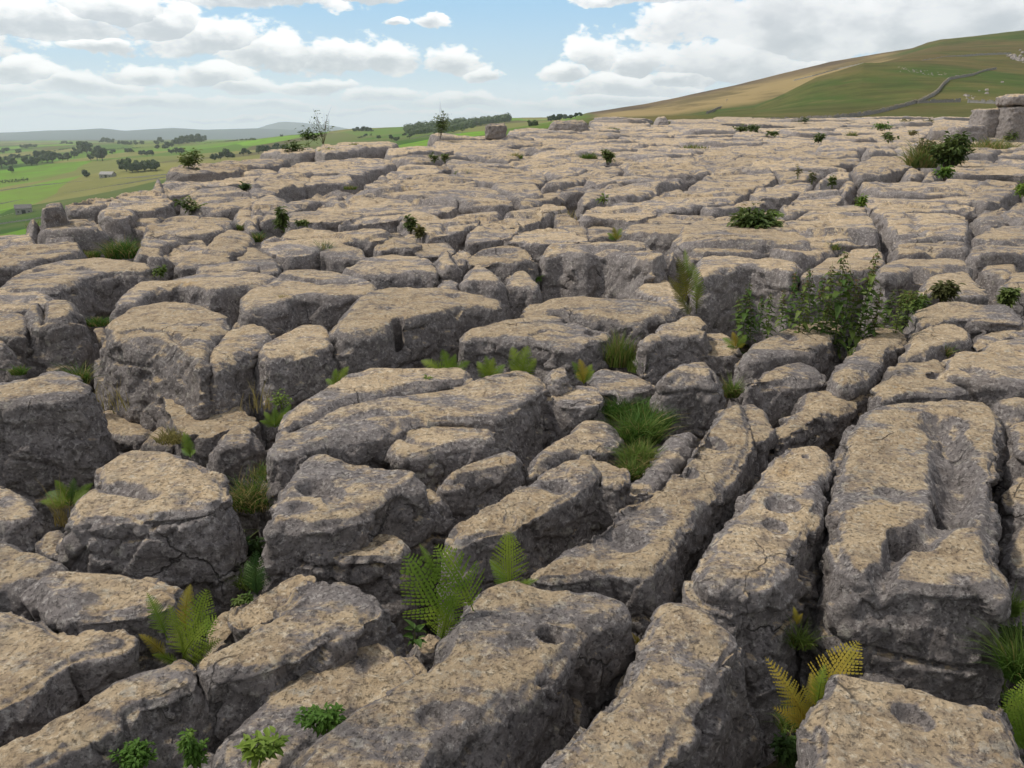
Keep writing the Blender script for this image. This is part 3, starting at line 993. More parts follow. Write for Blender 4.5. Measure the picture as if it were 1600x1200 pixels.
R('F', [(1520,790),(1560,700),(1660,640),(1760,640),(1760,900),(1640,900),(1560,860)], -.16, 'dark grey block at the right edge behind the rushy grass')
R('J', [(-150,1010),(-80,932),(60,867),(200,812),(330,784),(430,781),(468,815),(430,870),(340,932),(260,985),(120,995),(0,1015),(-100,1042)], 0, 'tan-topped block with two faint pans, at the near side of the nettle bed', fl=.12, pits=[(140,905,60,22,.03),(210,872,40,14,.02)])
R('F', [(290,305),(350,242),(450,197),(560,176),(680,212),(730,270),(640,292),(520,292),(400,312),(310,335)], -.06, 'hunched grey boulder in front of the tan-topped block by the nettles', b=.10)
R('F', [(740,245),(800,152),(870,102),(895,32),(960,3),(1020,16),(1040,92),(965,125),(930,195),(850,242),(780,275)], 0, 'narrow upright fin of rock standing beside the nettle bed', fl=.12)
R('F', [(470,520),(560,392),(590,332),(700,322),(800,326),(888,300),(880,355),(780,402),(700,422),(620,452),(510,515),(450,560)], -.12, 'ragged dark grey block in the joint between the two longest clints and the channelled block', amp=1.5)
R('F', [(435,605),(520,532),(610,502),(660,540),(560,572),(470,615)], -.26, 'low grey rock at the head of the second long clint', amp=1.3)
R('F', [(-115,260),(-40,210),(60,190),(150,186),(205,220),(212,285),(150,300),(60,282),(-60,302),(-110,292)], .04, 'isolated rounded boulder with a small black hole, beside the grassy gap', b=.10, pits=[(160,262,14,12,.10)])
R('F', [(-110,470),(0,450),(100,430),(180,440),(150,480),(60,500),(-60,520)], -.3, 'low ledge under the isolated rounded boulder')
R('I', [(800,935),(850,882),(950,825),(1060,786),(1190,791),(1228,835),(1190,880),(1090,900),(950,912),(850,965)], 0, 'tan-capped hump with a small black hole, left of the lower nettles', b=.05, pits=[(1165,905,22,10,.1)])
R('I', [(930,975),(1000,930),(1120,900),(1230,865),(1330,862),(1400,930),(1430,980),(1300,985),(1100,1005),(960,1030)], -.14, 'rough grey shoulder of rock under the tan-capped hump', amp=1.3)
R('F', [(900,332),(960,262),(1010,202),(1060,173),(1120,181),(1190,153),(1225,176),(1220,240),(1130,225),(1150,250),(1290,275),(1370,312),(1250,332),(1080,332),(950,362)], 0, 'low tan block with a notch, beyond the top of the channelled block')
R('F', [(1235,245),(1260,172),(1310,122),(1400,130),(1480,82),(1600,62),(1720,62),(1720,302),(1500,292),(1350,272),(1250,262)], 0, 'wide tan block at the right edge with a shallow scoop in its near side', pits=[(1385,240,80,26,.05)])
R('J', [(850,1012),(920,902),(980,832),(1080,810),(1200,832),(1268,870),(1262,920),(1180,932),(1050,962),(950,1012),(870,1032)], 0, 'tan-topped block between the narrow fin and the big slab at the right')
R('J', [(960,765),(980,702),(1080,677),(1200,677),(1320,702),(1480,697),(1560,740),(1592,790),(1500,790),(1300,772),(1150,762),(1050,792),(960,812)], .05, 'long flat-topped block right of the nettle bed with a steep grey face')
R('J', [(1320,965),(1400,905),(1500,880),(1700,880),(1700,850),(1420,852),(1340,882),(1290,932)], -.03, 'narrow grey shelf behind the wide scooped block at the right edge')
R('J', [(1495,832),(1560,792),(1680,790),(1680,850),(1560,850)], -.05, 'small grey block at the right edge behind the wide scooped block')
# ---- region G : middle, left
R('G', [(680,802),(800,727),(960,689),(1090,677),(1250,706),(1410,754),(1400,832),(1310,932),(1262,1070),(1150,1002),(1000,952),(850,932),(715,902)], .08, 'twin-topped boulder with a tall round grey front, in the left middle', fl=.22, runs=[([(760,860),(900,850),(1050,880),(1150,960)], .06, .05)])
R('G', [(175,722),(200,700),(280,710),(340,682),(430,676),(462,730),(420,790),(290,802),(190,785)], .05, 'tall wedge of grey rock standing at the left, cracked from its peak', fl=.24, runs=[([(265,700),(270,800)], .04, .10)])
R('G', [(-80,792),(0,775),(60,756),(140,761),(168,800),(150,850),(60,862),(-80,872)], 0, 'round-backed block at the left edge before the cracked wedge')
R('G', [(-100,882),(10,876),(60,902),(95,960),(60,1002),(-100,1005)], -.1, 'dark round block half cut by the left edge beside the cracked wedge', b=.10)
R('G', [(-100,622),(80,609),(240,606),(312,650),(312,690),(200,702),(60,722),(-100,745)], 0, 'low rounded ridge at the left edge behind the cracked wedge')
R('G', [(25,577),(110,492),(210,452),(380,422),(640,407),(900,434),(938,480),(700,482),(560,512),(430,562),(330,602),(200,602),(60,607)], .04, 'broad tan slab with pitted ridges and a long grey face, at the left', fl=.2, pits=[(240,475,40,12,.06),(500,470,60,10,.05)])
R('G', [(-100,402),(60,367),(180,347),(260,347),(330,302),(420,297),(482,342),(500,395),(380,422),(250,442),(100,462),(-100,475)], 0, 'knobbly ridge at the left edge before the yellow-green grass')
R('G', [(-100,257),(60,250),(150,260),(195,292),(190,335),(80,347),(-100,352)], 0, 'low rounded block at the left edge against the green valley')
R('G', [(230,252),(330,202),(480,182),(580,207),(640,262),(600,290),(450,297),(260,292)], .05, 'flat undercut slab carrying a smaller stone, at the cliff edge')
R('G', [(250,145),(295,103),(370,80),(403,97),(408,128),(345,146),(275,158)], .30, 'lumpy stone perched on the undercut slab at the cliff edge', d=.42, fl=.03, b=.03)
R('G', [(175,192),(230,182),(242,232),(190,237)], .15, 'little stone against the perched lumpy one at the cliff edge', d=.4, b=.05)
R('G', [(440,57),(520,37),(600,14),(690,27),(680,72),(600,92),(520,87),(450,92)], .1, 'squarish rock tower with a dark joint, on the cliff edge against the valley', fl=.16)
R('K', [(655,802),(700,747),(860,707),(1000,717),(1050,772),(960,802),(820,812),(740,852),(670,852)], .08, 'big pale outcrop right of the squarish rock tower on the cliff edge', fl=.2)
R('K', [(740,912),(800,877),(900,857),(990,892),(920,937),(830,927),(750,932)], -.15, 'low shelf at the foot of the big pale outcrop')
R('G', [(920,232),(960,197),(1060,167),(1240,157),(1230,202),(1130,237),(1000,242)], -.05, 'smooth oblong block below the weedy hollow')
R('G', [(1225,197),(1260,167),(1420,162),(1452,192),(1420,222),(1350,212),(1240,227)], -.02, 'short flat block next to the smooth oblong one, below the weedy hollow')
R('G', [(900,322),(940,292),(1080,272),(1160,237),(1350,232),(1402,262),(1330,292),(1180,302),(1060,332),(1010,362),(900,352)], 0, 'long crooked tan ridge beyond the yellow-green grass')
R('G', [(1070,372),(1110,322),(1230,307),(1292,342),(1270,382),(1160,402),(1080,402)], -.05, 'rounded block in front of the long crooked tan ridge')
R('G', [(870,372),(930,337),(1000,342),(1012,372),(960,402),(870,412)], -.03, 'small round block touching the yellow-green grass')
R('G', [(920,422),(980,387),(1040,387),(1075,432),(1010,452),(940,452)], -.08, 'small block right behind the little dark herb on the left')
R('G', [(1300,362),(1370,292),(1450,257),(1540,262),(1572,302),(1500,342),(1400,382),(1320,387)], 0, 'plump tan-topped block, a step behind the three low ridges')
R('G', [(1120,422),(1200,382),(1330,380),(1410,397),(1410,420),(1300,432),(1220,447),(1140,452)], -.02, 'low tan ridge, upper one of a pair before the plump block')
R('G', [(1230,472),(1290,437),(1440,432),(1560,422),(1620,442),(1600,480),(1450,492),(1290,502)], -.02, 'low tan ridge, lower one of a pair before the plump block')
R('G', [(1500,402),(1540,342),(1620,347),(1690,402),(1740,480),(1660,500),(1560,440)], -.04, 'round grey block with a long sloping side, end-on to the tan slabs')
R('G', [(720,705),(780,622),(890,557),(1030,562),(1180,512),(1400,487),(1600,502),(1725,525),(1650,572),(1480,592),(1340,627),(1180,592),(1060,582),(950,622),(850,692)], 0, 'long wavy tan slab behind the twin-topped boulder', fl=.2)
R('G', [(550,852),(690,847),(680,920),(600,962),(560,902)], -.3, 'sunken stone in the mossy gap beside the cracked wedge', b=.06)
R('G', [(230,590),(280,560),(340,560),(330,620),(260,630)], -.12, 'little grey stone under the lip of the broad pitted slab', b=.05)
R('G', [(470,330),(560,310),(640,320),(620,360),(520,370)], -.35, 'dark flat slab in the hollow behind the yellow-green grass')
R('G', [(500,380),(560,350),(660,345),(650,390),(560,410)], -.3, 'low pale stone in the hollow behind the yellow-green grass', b=.05)
# ---- region K / L : upper left
R('K', [(940,702),(975,662),(1010,656),(1020,705),(960,722)], .05, 'small knob at the end of the big pale outcrop', b=.06)
R('K', [(1075,622),(1110,582),(1260,547),(1420,512),(1560,502),(1750,482),(1790,500),(1700,532),(1550,572),(1400,602),(1200,622)], .05, 'long tan slab at the cliff edge beneath the leafy sprig on the skyline', d=1.2, fl=.3)
R('K', [(1020,692),(1060,642),(1200,642),(1400,617),(1600,592),(1700,572),(1740,600),(1600,640),(1500,662),(1260,682),(1150,722),(1050,732)], -.05, 'second tan slab in from the cliff edge beneath the leafy sprig', d=1.0)
R('K', [(1180,742),(1260,692),(1400,692),(1500,702),(1582,742),(1560,790),(1400,802),(1230,792)], 0, 'broad pale block just beyond the weedy hollow', fl=.3)
R('L', [(-20,662),(60,632),(240,622),(330,642),(240,672),(130,692),(0,722)], 0, 'curved tan slab beyond the small round shrub on the skyline side')
R('L', [(-50,780),(30,742),(130,736),(212,770),(150,802),(60,862),(-50,905)], 0, 'rounded grey boulder left of the dark upright shrub', b=.12)
R('L', [(-160,860),(-60,800),(-10,800),(0,900),(30,960),(-60,960)], -.05, 'grey block below the rounded boulder left of the dark upright shrub', b=.1)
R('L', [(160,592),(280,542),(450,512),(600,497),(800,502),(860,542),(800,562),(700,572),(640,602),(400,612),(180,617)], 0, 'wide smooth tan slab in the upper middle left with a shadowed front joint')
R('L', [(240,662),(330,642),(450,602),(560,612),(582,650),(460,662),(300,672)], -.05, 'dark block in the joint before the wide smooth tan slab')
R('L', [(60,872),(130,812),(250,772),(420,732),(560,702),(602,720),(450,772),(300,792),(210,822),(130,862)], 0, 'long curving tan rib behind the dark upright shrub')
R('L', [(210,852),(330,817),(500,822),(660,837),(600,862),(480,882),(300,882),(220,882)], -.03, 'flat tan slab immediately right of the dark upright shrub')
R('L', [(390,802),(480,772),(640,752),(900,767),(1170,777),(1260,800),(1150,840),(1000,832),(800,842),(650,832),(480,822)], 0, 'wide flat tan plate, lower layer of the big domed outcrop')
R('L', [(540,905),(600,872),(700,842),(850,837),(920,862),(800,882),(690,892),(600,902)], 0, 'tan slab with a rust-dark slot in its front')
R('L', [(900,862),(1000,842),(1160,872),(1100,902),(1000,902)], 0, 'short tan slab above the narrow dark green shrub')
R('L', [(640,722),(780,682),(950,682),(1200,692),(1420,692),(1520,742),(1592,780),(1500,792),(1350,792),(1150,772),(900,752),(700,742)], .05, 'big domed tan outcrop at the centre of the pavement', d=1.0, fl=.3)
R('L', [(700,662),(830,612),(930,572),(1100,562),(1150,582),(1000,602),(900,642),(780,672)], 0, 'slanting tan slab behind the big domed outcrop')
R('L', [(900,652),(1000,602),(1200,592),(1320,642),(1372,680),(1200,682),(1000,672)], .02, 'tan slab resting behind the crest of the big domed outcrop')
R('L', [(380,442),(420,417),(600,402),(800,400),(880,410),(820,442),(700,457),(560,462),(420,467)], .05, 'pale slab on the skyline right of the bare twigs')
R('L', [(830,462),(900,432),(1060,412),(1200,442),(1225,462),(1100,472),(950,482),(840,482)], 0, 'slab on the skyline under the leafy sapling')
R('L', [(1240,452),(1320,432),(1500,432),(1600,442),(1700,462),(1600,502),(1420,492),(1280,482)], 0, 'wide pale slab before the perched square boulder')
R('L', [(1230,572),(1400,562),(1600,562),(1800,602),(1750,642),(1620,652),(1500,642),(1350,622)], 0, 'broad tan slab above the black overhung cavity')
R('L', [(1210,522),(1350,520),(1500,525),(1600,542),(1400,547),(1220,547)], 0, 'thin flat tan slab two steps before the perched square boulder')
R('L', [(1000,580),(1100,540),(1200,545),(1230,560),(1120,575)], -.08, 'small dark block beside the pair of weedy tufts')
# ---- region H : centre
R('H', [(-90,695),(-60,622),(60,572),(150,522),(190,480),(330,472),(520,492),(650,527),(740,572),(730,620),(600,652),(450,667),(250,657),(160,702),(60,722),(-50,735)], .02, 'large tan slab with a long groove near its far rim and a ginger grass tuft', fl=.16, runs=[([(150,525),(300,545),(450,560),(580,560)], .10, .09)])
R('H', [(180,247),(330,230),(600,237),(820,247),(780,280),(620,277),(500,287),(300,272),(190,262)], .03, 'thin flat tan plank of rock before the slab with the rust-dark slot')
R('H', [(50,292),(130,267),(300,282),(480,287),(560,290),(520,312),(400,332),(300,372),(200,380),(90,352)], 0, 'tan slab with a wide sloping front, left of the rounded bread-like block')
R('H', [(410,345),(480,320),(600,327),(690,372),(712,415),(600,412),(480,402),(410,382)], -.05, 'rounded bread-like block with a tan crust', b=.05)
R('H', [(730,335),(790,277),(900,264),(1000,292),(1045,330),(950,362),(850,352),(760,372)], -.03, 'rough domed grey block right of the rounded bread-like one', b=.08)
R('H', [(1000,322),(1090,302),(1170,302),(1232,350),(1180,377),(1080,382),(1000,372)], -.08, 'rough grey block below the cleft block')
R('H', [(1060,192),(1130,162),(1300,152),(1372,157),(1370,192),(1290,222),(1180,247),(1070,262)], 0, 'cleft block with a dark crevice running up its front', fl=.10, runs=[([(1180,180),(1180,240)], .06, .10)])
R('H', [(550,485),(640,442),(760,412),(860,395),(1000,407),(1070,432),(1140,500),(1000,492),(850,502),(700,512)], 0, 'low triangular grey rock with a tan left edge', tilt=(0, .05))
R('H', [(1090,435),(1180,362),(1240,402),(1292,470),(1200,482),(1120,462)], .03, 'steep grey peak of rock beside the low triangular one', b=.10)
R('H', [(1110,582),(1160,537),(1240,542),(1292,572),(1270,602),(1150,602)], -.06, 'small round grey stone just behind the great wedge-topped boulder', b=.06)
R('H', [(1250,352),(1300,342),(1325,382),(1320,430),(1260,442),(1240,392)], -.03, 'narrow upright grey stone beside the steep peak', b=.05)
R('H', [(1280,562),(1330,462),(1420,452),(1500,502),(1562,560),(1500,582),(1380,572),(1300,582)], 0, 'sloping grey boulder at the head of the dark pit', b=.08)
R('H', [(1335,402),(1400,367),(1470,337),(1620,337),(1700,362),(1720,420),(1620,432),(1480,422),(1380,432)], 0, 'tan-edged block behind the sloping grey boulder')
R('H', [(490,865),(560,772),(640,667),(730,622),(880,599),(1150,602),(1380,627),(1510,652),(1532,700),(1300,705),(1130,755),(950,805),(800,855),(680,885),(560,905)], .06, 'great wedge-topped boulder with a narrow black slot in its front face', fl=.14, pits=[(1230,652,50,14,.04)], runs=[([(890,860),(885,800)], .05, .45)])
R('H', [(1335,292),(1370,222),(1470,167),(1600,152),(1625,202),(1560,262),(1450,282)], 0, 'grey-sided block at the left of the black overhung cavity')
R('I', [(-60,262),(60,236),(200,211),(300,216),(400,252),(470,280),(380,290),(260,292),(200,302),(100,292),(0,292)], -.02, 'block with a thin tan rim and a big grey face, left of the twin-step boulder')
R('I', [(-40,155),(100,112),(240,77),(320,92),(332,130),(200,142),(60,182),(-40,202)], 0, 'grey block with dead stalks standing before it, near the black cavity')
R('I', [(60,82),(150,32),(260,22),(312,45),(200,62),(80,102)], -.02, 'small tan-topped block just right of the black cavity')
R('I', [(270,182),(300,152),(390,192),(470,240),(430,265),(350,232)], -.1, 'grey slanting block left of the yellow-green fern tuft')
R('I', [(470,212),(560,202),(620,212),(600,262),(500,262)], -.1, 'low grey block behind the yellow-green fern tuft')
R('I', [(215,378),(240,322),(350,287),(500,289),(700,292),(830,317),(870,372),(950,440),(860,482),(740,422),(560,387),(440,402),(330,372)], .05, 'massive twin-step boulder with a tall scarred grey face, right of centre', fl=.16, runs=[([(520,350),(640,365),(780,380)], .06, .05)], pits=[(440,300,40,10,.04)])
R('I', [(780,605),(840,557),(960,537),(1010,602),(1090,690),(1000,690),(880,642)], -.1, 'flat-faced grey slab leaning at the foot of the tall bracken')
R('I', [(960,442),(970,397),(1030,382),(1032,450),(980,472)], -.05, 'narrow grey stone at the top of the tall bracken', b=.05)
R('I', [(70,742),(130,687),(300,662),(500,652),(680,680),(900,690),(1010,727),(1000,762),(850,782),(820,812),(700,802),(560,782),(420,772),(320,747),(180,747)], 0, 'long tan block before the massive twin-step boulder')
R('I', [(-310,905),(-290,852),(-190,830),(-60,800),(0,782),(150,757),(270,759),(400,802),(500,842),(602,852),(600,882),(480,922),(380,962),(240,947),(100,912),(-80,902),(-200,892)], 0, 'tan block with two dark round holes in its top, behind the fern row', fl=.10, pits=[(350,793,44,17,.16),(500,862,50,18,.16)], runs=[([(120,890),(200,860)], .03, .03)])
R('I', [(-50,545),(0,494),(70,482),(130,512),(180,572),(150,602),(40,592),(-30,592)], -.05, 'lumpy pale boulder beside the dark pit, left of the twin-step boulder', b=.07)
R('I', [(-30,440),(-20,360),(60,345),(120,400),(130,470),(60,450)], -.06, 'rounded grey block above the lumpy pale boulder', b=.06)
# ---- region I/J : right of centre
R('I', [(1170,475),(1190,412),(1260,396),(1380,406),(1480,427),(1600,412),(1700,417),(1790,442),(1760,502),(1600,472),(1450,457),(1300,477),(1200,502)], .03, 'thin-topped block with a tall dark face behind the nettles', fl=.12)
R('I', [(1130,385),(1180,317),(1280,322),(1330,347),(1590,330),(1602,372),(1500,387),(1300,392),(1150,402)], 0, 'long flat block one row behind the tall dark-faced one')
R('J', [(20,382),(70,332),(380,332),(405,352),(330,382),(260,402),(180,422),(80,402)], 0, 'wedge-ended tan block just left of the tallest nettle spire')
R('J', [(-220,302),(-190,267),(-60,232),(0,202),(80,187),(190,182),(240,137),(420,127),(600,124),(627,180),(657,250),(667,300),(500,312),(380,302),(200,302),(0,302),(-150,322)], .02, 'very wide tan slab along the left side of the deep straight joint', fl=.2)
R('J', [(430,402),(480,372),(560,352),(670,350),(702,380),(722,412),(640,407),(500,402)], -.03, 'narrow tan slab behind the tallest nettle spires')
R('J', [(200,540),(250,492),(350,442),(410,410),(680,417),(732,455),(640,492),(480,502),(300,542)], -.05, 'tan block half hidden by the tallest nettle spires')
R('N', [(600,672),(680,652),(1000,667),(1280,652),(1312,680),(1260,737),(1000,747),(720,742),(620,722)], 0, 'flat ribbed slab at the near end of the big bush', d=1.0)
R('N', [(630,750),(700,745),(1000,752),(1255,745),(1262,790),(1000,785),(720,782),(640,790)], -.04, 'thin shelf between two ribbed slabs before the big bush', d=.9)
R('J', [(690,112),(700,68),(950,62),(1250,72),(1262,100),(1000,108),(820,112)], 0, 'narrow rib across the column of slabs between the two deep joints')
R('J', [(700,122),(950,124),(1200,137),(1227,182),(1232,262),(1222,302),(1000,302),(850,312),(800,292),(760,222),(720,162)], .02, 'long pale slab with a central runnel between the two deep straight joints', fl=.14, runs=[([(900,150),(930,260),(960,290)], .10, .05)])
R('J', [(820,342),(1000,337),(1160,347),(1222,372),(1240,402),(1100,392),(830,407),(800,372)], 0, 'short tan rib before the long pale slab with the central runnel')
R('J', [(690,502),(740,442),(850,417),(1100,422),(1222,442),(1240,470),(1120,472),(1080,500),(1000,500),(880,502),(800,522),(720,542)], 0, 'tan block with a dark cavity in its front, near end of the slab column', pits=[(960,500,60,25,.25)])
R('J', [(990,602),(1010,532),(1080,502),(1230,492),(1292,560),(1332,620),(1200,622),(1080,602)], -.02, 'tan block behind the reddish-green bush at the end of the slab column')
R('J', [(1320,182),(1350,112),(1470,97),(1492,160),(1400,192)], 0, 'square pale block on the right side of the second deep joint', fl=.25)
R('J', [(1290,302),(1370,252),(1500,232),(1680,232),(1680,302),(1450,312)], 0, 'tan slab on the right edge, second row beyond the small dark bush')
R('J', [(1250,402),(1290,357),(1450,347),(1680,352),(1680,402),(1540,422),(1380,432),(1300,432)], 0, 'tan slab on the right edge, first row beyond the small dark bush')
R('J', [(1370,452),(1530,437),(1550,480),(1500,512),(1400,492)], -.03, 'small tan cap behind the small dark bush at the right')
R('J', [(1490,560),(1560,492),(1680,482),(1680,612),(1540,602)], -.02, 'grey block at the right edge beside the small dark bush')
R('N', [(1140,592),(1170,532),(1290,517),(1440,532),(1570,562),(1602,600),(1450,592),(1250,602)], .15, 'thick overhanging slab at the right edge with a rough dark front', d=.35, fl=-.05)
R('N', [(1270,762),(1340,682),(1460,662),(1540,657),(1540,702),(1450,742),(1380,782)], 0, 'pale block beneath the thick overhanging slab')
R('N', [(560,565),(600,522),(700,497),(850,492),(912,510),(880,542),(780,572),(700,602),(580,602)], .02, 'rounded tan block at the left of the big bush')
R('N', [(620,475),(660,442),(760,437),(792,460),(720,482),(630,487)], 0, 'smooth grey-topped block at the head of the first deep joint')
R('N', [(850,595),(880,562),(980,577),(982,612),(880,622)], 0, 'small block touching the near side of the big bush', b=.1)
R('N', [(960,645),(1000,592),(1060,592),(1052,642)], 0, 'small tan stone at the foot of the big bush', b=.1)
R('N', [(290,685),(380,597),(500,582),(537,610),(520,652),(400,662),(320,702)], 0, 'tan dome with a dark weed growing from its cleft', b=.1)
R('N', [(440,695),(480,652),(540,652),(552,702),(480,732)], -.03, 'rough grey block beside the first deep joint', b=.08)
R('N', [(-60,702),(100,662),(220,657),(272,680),(200,712),(100,742),(-60,745)], 0, 'tan slab sloping away left of the tan dome')
R('N', [(160,775),(230,732),(400,717),(442,745),(400,772),(250,792)], 0, 'tan slab below the tan dome')
R('N', [(80,842),(200,802),(440,797),(560,792),(592,830),(400,847),(240,852),(120,872)], 0, 'flat tan slab between the leafy green shrub and the first deep joint')
R('N', [(1000,377),(1100,342),(1240,312),(1350,287),(1382,340),(1250,382)], .1, 'long sloping ledge leading up to the standing crags on the right')
# ---- region M : centre, far
R('M', [(205,702),(240,672),(360,622),(520,587),(660,567),(672,590),(540,622),(380,662),(300,702)], 0, 'narrow tan strip of rock running away beside a shadowed joint')
R('M', [(260,747),(380,692),(470,692),(480,742),(360,762)], -.08, 'grey block at the near end of the narrow tan strip')
R('M', [(470,682),(560,652),(700,622),(850,592),(1000,602),(1052,630),(1000,672),(900,692),(750,682),(560,692)], 0, 'broad tan slab above the little dark sprig')
R('M', [(440,782),(500,722),(600,700),(700,690),(680,705),(570,732),(560,772),(460,800)], -.02, 'curved grey rim of rock left of the little dark sprig')
R('M', [(590,745),(700,692),(860,677),(932,690),(850,732),(720,762),(600,765)], 0, 'tan slab right of the little dark sprig')
R('M', [(860,742),(960,712),(1150,692),(1240,622),(1330,592),(1560,592),(1622,620),(1590,652),(1500,692),(1420,722),(1350,747),(1100,747)], 0, 'sweeping tan slab with a straight shadowed edge, beyond the leafy green shrub')
R('M', [(440,875),(500,817),(610,792),(820,757),(1100,757),(1340,752),(1372,767),(1200,802),(1080,832),(900,832),(860,852),(760,882),(600,862)], .03, 'long banded tan slab with a domed grey front, beyond the ginger-edged block', fl=.14)
R('M', [(800,862),(900,852),(1240,862),(1282,880),(1150,892),(850,892)], 0, 'thin tan strip before the long banded slab')
R('M', [(1190,832),(1330,792),(1500,762),(1560,752),(1522,790),(1350,832),(1250,852)], 0, 'narrow tan tongue beside the straight shadowed edge')
R('M', [(700,952),(760,922),(830,907),(1030,912),(1180,917),(1192,960),(1080,1002),(930,992),(750,962)], .02, 'pale block with flaking layers on top, left of the rough-faced knob')
R('M', [(1185,935),(1240,907),(1310,912),(1352,960),(1280,972),(1190,972)], .04, 'rough-faced grey knob left of the leafy green shrub', b=.08)
R('M', [(1360,980),(1440,920),(1600,880),(1640,920),(1500,960),(1420,1000)], 0, 'tan slab right beneath the leafy green shrub')
# ---- standing and perched blocks
def crag(x0, x1, ytop, Y, th, zbot, label, fl=.05, rn=.12, dd=0.0, amp=1.3, b=0.0):
    a, b2 = atY(x0, ytop, Y), atY(x1, ytop, Y)
    z = a[2]
    w = b2[0] - a[0]
    base = [(a[0], Y, z), (a[0] + w * .5, Y - .06 * w, z), (b2[0], Y + .04, z), (b2[0] + .08, Y + th * .6, z), (b2[0] - .1, Y + th, z), (a[0] + .15, Y + th * .9, z), (a[0] - .05, Y + th * .4, z)]
    global _rid
    _rid += 1
    TRACED.append([(x0, ytop), (x1, ytop), (x1, ytop + 12), (x0, ytop + 12)])
    return make_rock([(x0, ytop), (x1, ytop), (x1, ytop + 10), (x0, ytop + 10)], 0, z - zbot, fl, rn, b, seed=_rid, amp=amp, label=label, base=base, plane=Y, vox=.07)


g0 = SLOPE * 44
crag(1543, 1581, 168, 44, 2.0, g0 - .3, 'square standing crag with a flat top, at the far right', fl=.15)
crag(1582, 1640, 165, 43, 2.2, g0 - .3, 'rough standing crag cut by the right edge, under a capping block', fl=.12)
crag(1580, 1640, 147, 43.1, 1.9, atY(1600, 163, 43)[2] - .05, 'capping block on top of the standing crags at the right edge', fl=-.03, rn=.15)
crag(1500, 1545, 196, 43, 1.6, g0 - .3, 'low ledge running into the foot of the standing crags', fl=.2)
crag(759, 789, 194, 45, 1.1, atY(770, 214, 45)[2] - .12, 'square dark boulder perched alone on the skyline in the centre', fl=0.0, rn=.10, amp=1.6)
crag(862, 918, 187.5, 60, 3.0, SLOPE * 60 - .5, 'low dark outcrop on the skyline left of where the moor begins', fl=.3, rn=.3)
crag(1030, 1042, 182, 95, 3.0, SLOPE * 95 - .5, 'small hump of rock on the skyline at the foot of the moor', fl=.5, rn=.4)
# ================================================================ the rest of the pavement : blocks between and beyond the drawn ones
VS = 350.0


def to_v(p):
    return np.array([p[0], VS * math.log(max(p[1] - 172.0, 6.0))])


def from_v(q):
    return (q[0], 172.0 + math.exp(q[1] / VS))


def clip_half(poly, a, n):
    """keep the side of the line through a where (p-a).n <= 0"""
    out = []
    for i in range(len(poly)):
        p, q = poly[i], poly[(i + 1) % len(poly)]
        dp, dq = (p - a) @ n, (q - a) @ n
        if dp <= 0:
            out.append(p)
        if dp * dq < 0:
            out.append(p + (q - p) * (dp / (dp - dq)))
    return out


def far_blocks():
    rng = random.Random(11)
    fixed = []
    polys = []
    for px in TRACED:
        if min(y for x, y in px) > 330:
            continue
        vp = [to_v(p) for p in px]
        polys.append(vp)
        for i in range(len(vp)):
            a, b = vp[i], vp[(i + 1) % len(vp)]
            n = max(1, int(np.linalg.norm(b - a) / 14))
            for k in range(n):
                fixed.append(a + (b - a) * k / n)
    # outside the edge of the pavement
    edge = []
    for x in range(-60, 1700, 16):
        y = float(np.interp(x, _ex, _ey))
        edge.append(to_v((x, y - 0.2)) + np.array([0, -26]))
    fixed += edge
    fx = np.array(fixed)
    seeds = []
    tries = 0
    while tries < 9000:
        tries += 1
        x = rng.uniform(-40, 1640)
        y = from_v((0, rng.uniform(VS * math.log(11.5), VS * math.log(170))))[1]
        ye = float(np.interp(x, _ex, _ey))
        if y < ye + max(1.2, (y - 172) * 0.10):
            continue
        if y > 300 and x < 420:
            continue
        v = to_v((x, y))
        k = 1.0
        dmin = 52 if y > 235 else (46 if y > 205 else 50)
        if np.min(((fx - v) ** 2).sum(1)) < (22 if y < 235 else 32) ** 2:
            continue
        if seeds and np.min((((np.array(seeds) - v) * np.array([0.60, 1.35])) ** 2).sum(1)) < dmin ** 2:
            continue
        if any(inside_poly(v[None, :], vp)[0] for vp in polys):
            continue
        seeds.append(v)
    allp = np.concatenate([np.array(seeds), fx], 0)
    made = []
    M = np.array([0.60, 1.35])
    for i, s in enumerate(seeds):
        poly = [s + np.array(q, float) for q in ((-110, -80), (110, -80), (110, 80), (-110, 80))]
        d = (((allp - s) * M) ** 2).sum(1)
        for j in np.argsort(d)[1:46]:
            t = allp[j]
            w = 0.5 if j < len(seeds) else 0.80
            a = s + (t - s) * w
            nrm = (t - s) * M * M
            poly = clip_half(poly, a, nrm)
            if len(poly) < 3:
                break
        if len(poly) < 3:
            continue
        if area2(poly) < 0:
            poly = poly[::-1]
        g = 1.4 if from_v(s)[1] < 235 else 3.0
        poly = offset(poly, -g)
        if area2(poly) < 260:
            continue
        # ragged sides
        out = []
        for k in range(len(poly)):
            a, b = poly[k], poly[(k + 1) % len(poly)]
            L = np.linalg.norm(b - a)
            out.append(a)
            if L > 22:
                nn = np.array([(b - a)[1], -(b - a)[0]]) / L
                out.append(a + (b - a) * rng.uniform(.35, .65) + nn * rng.uniform(-.10, .10) * min(L, 50))
        made.append([from_v(q) for q in out])
    return made


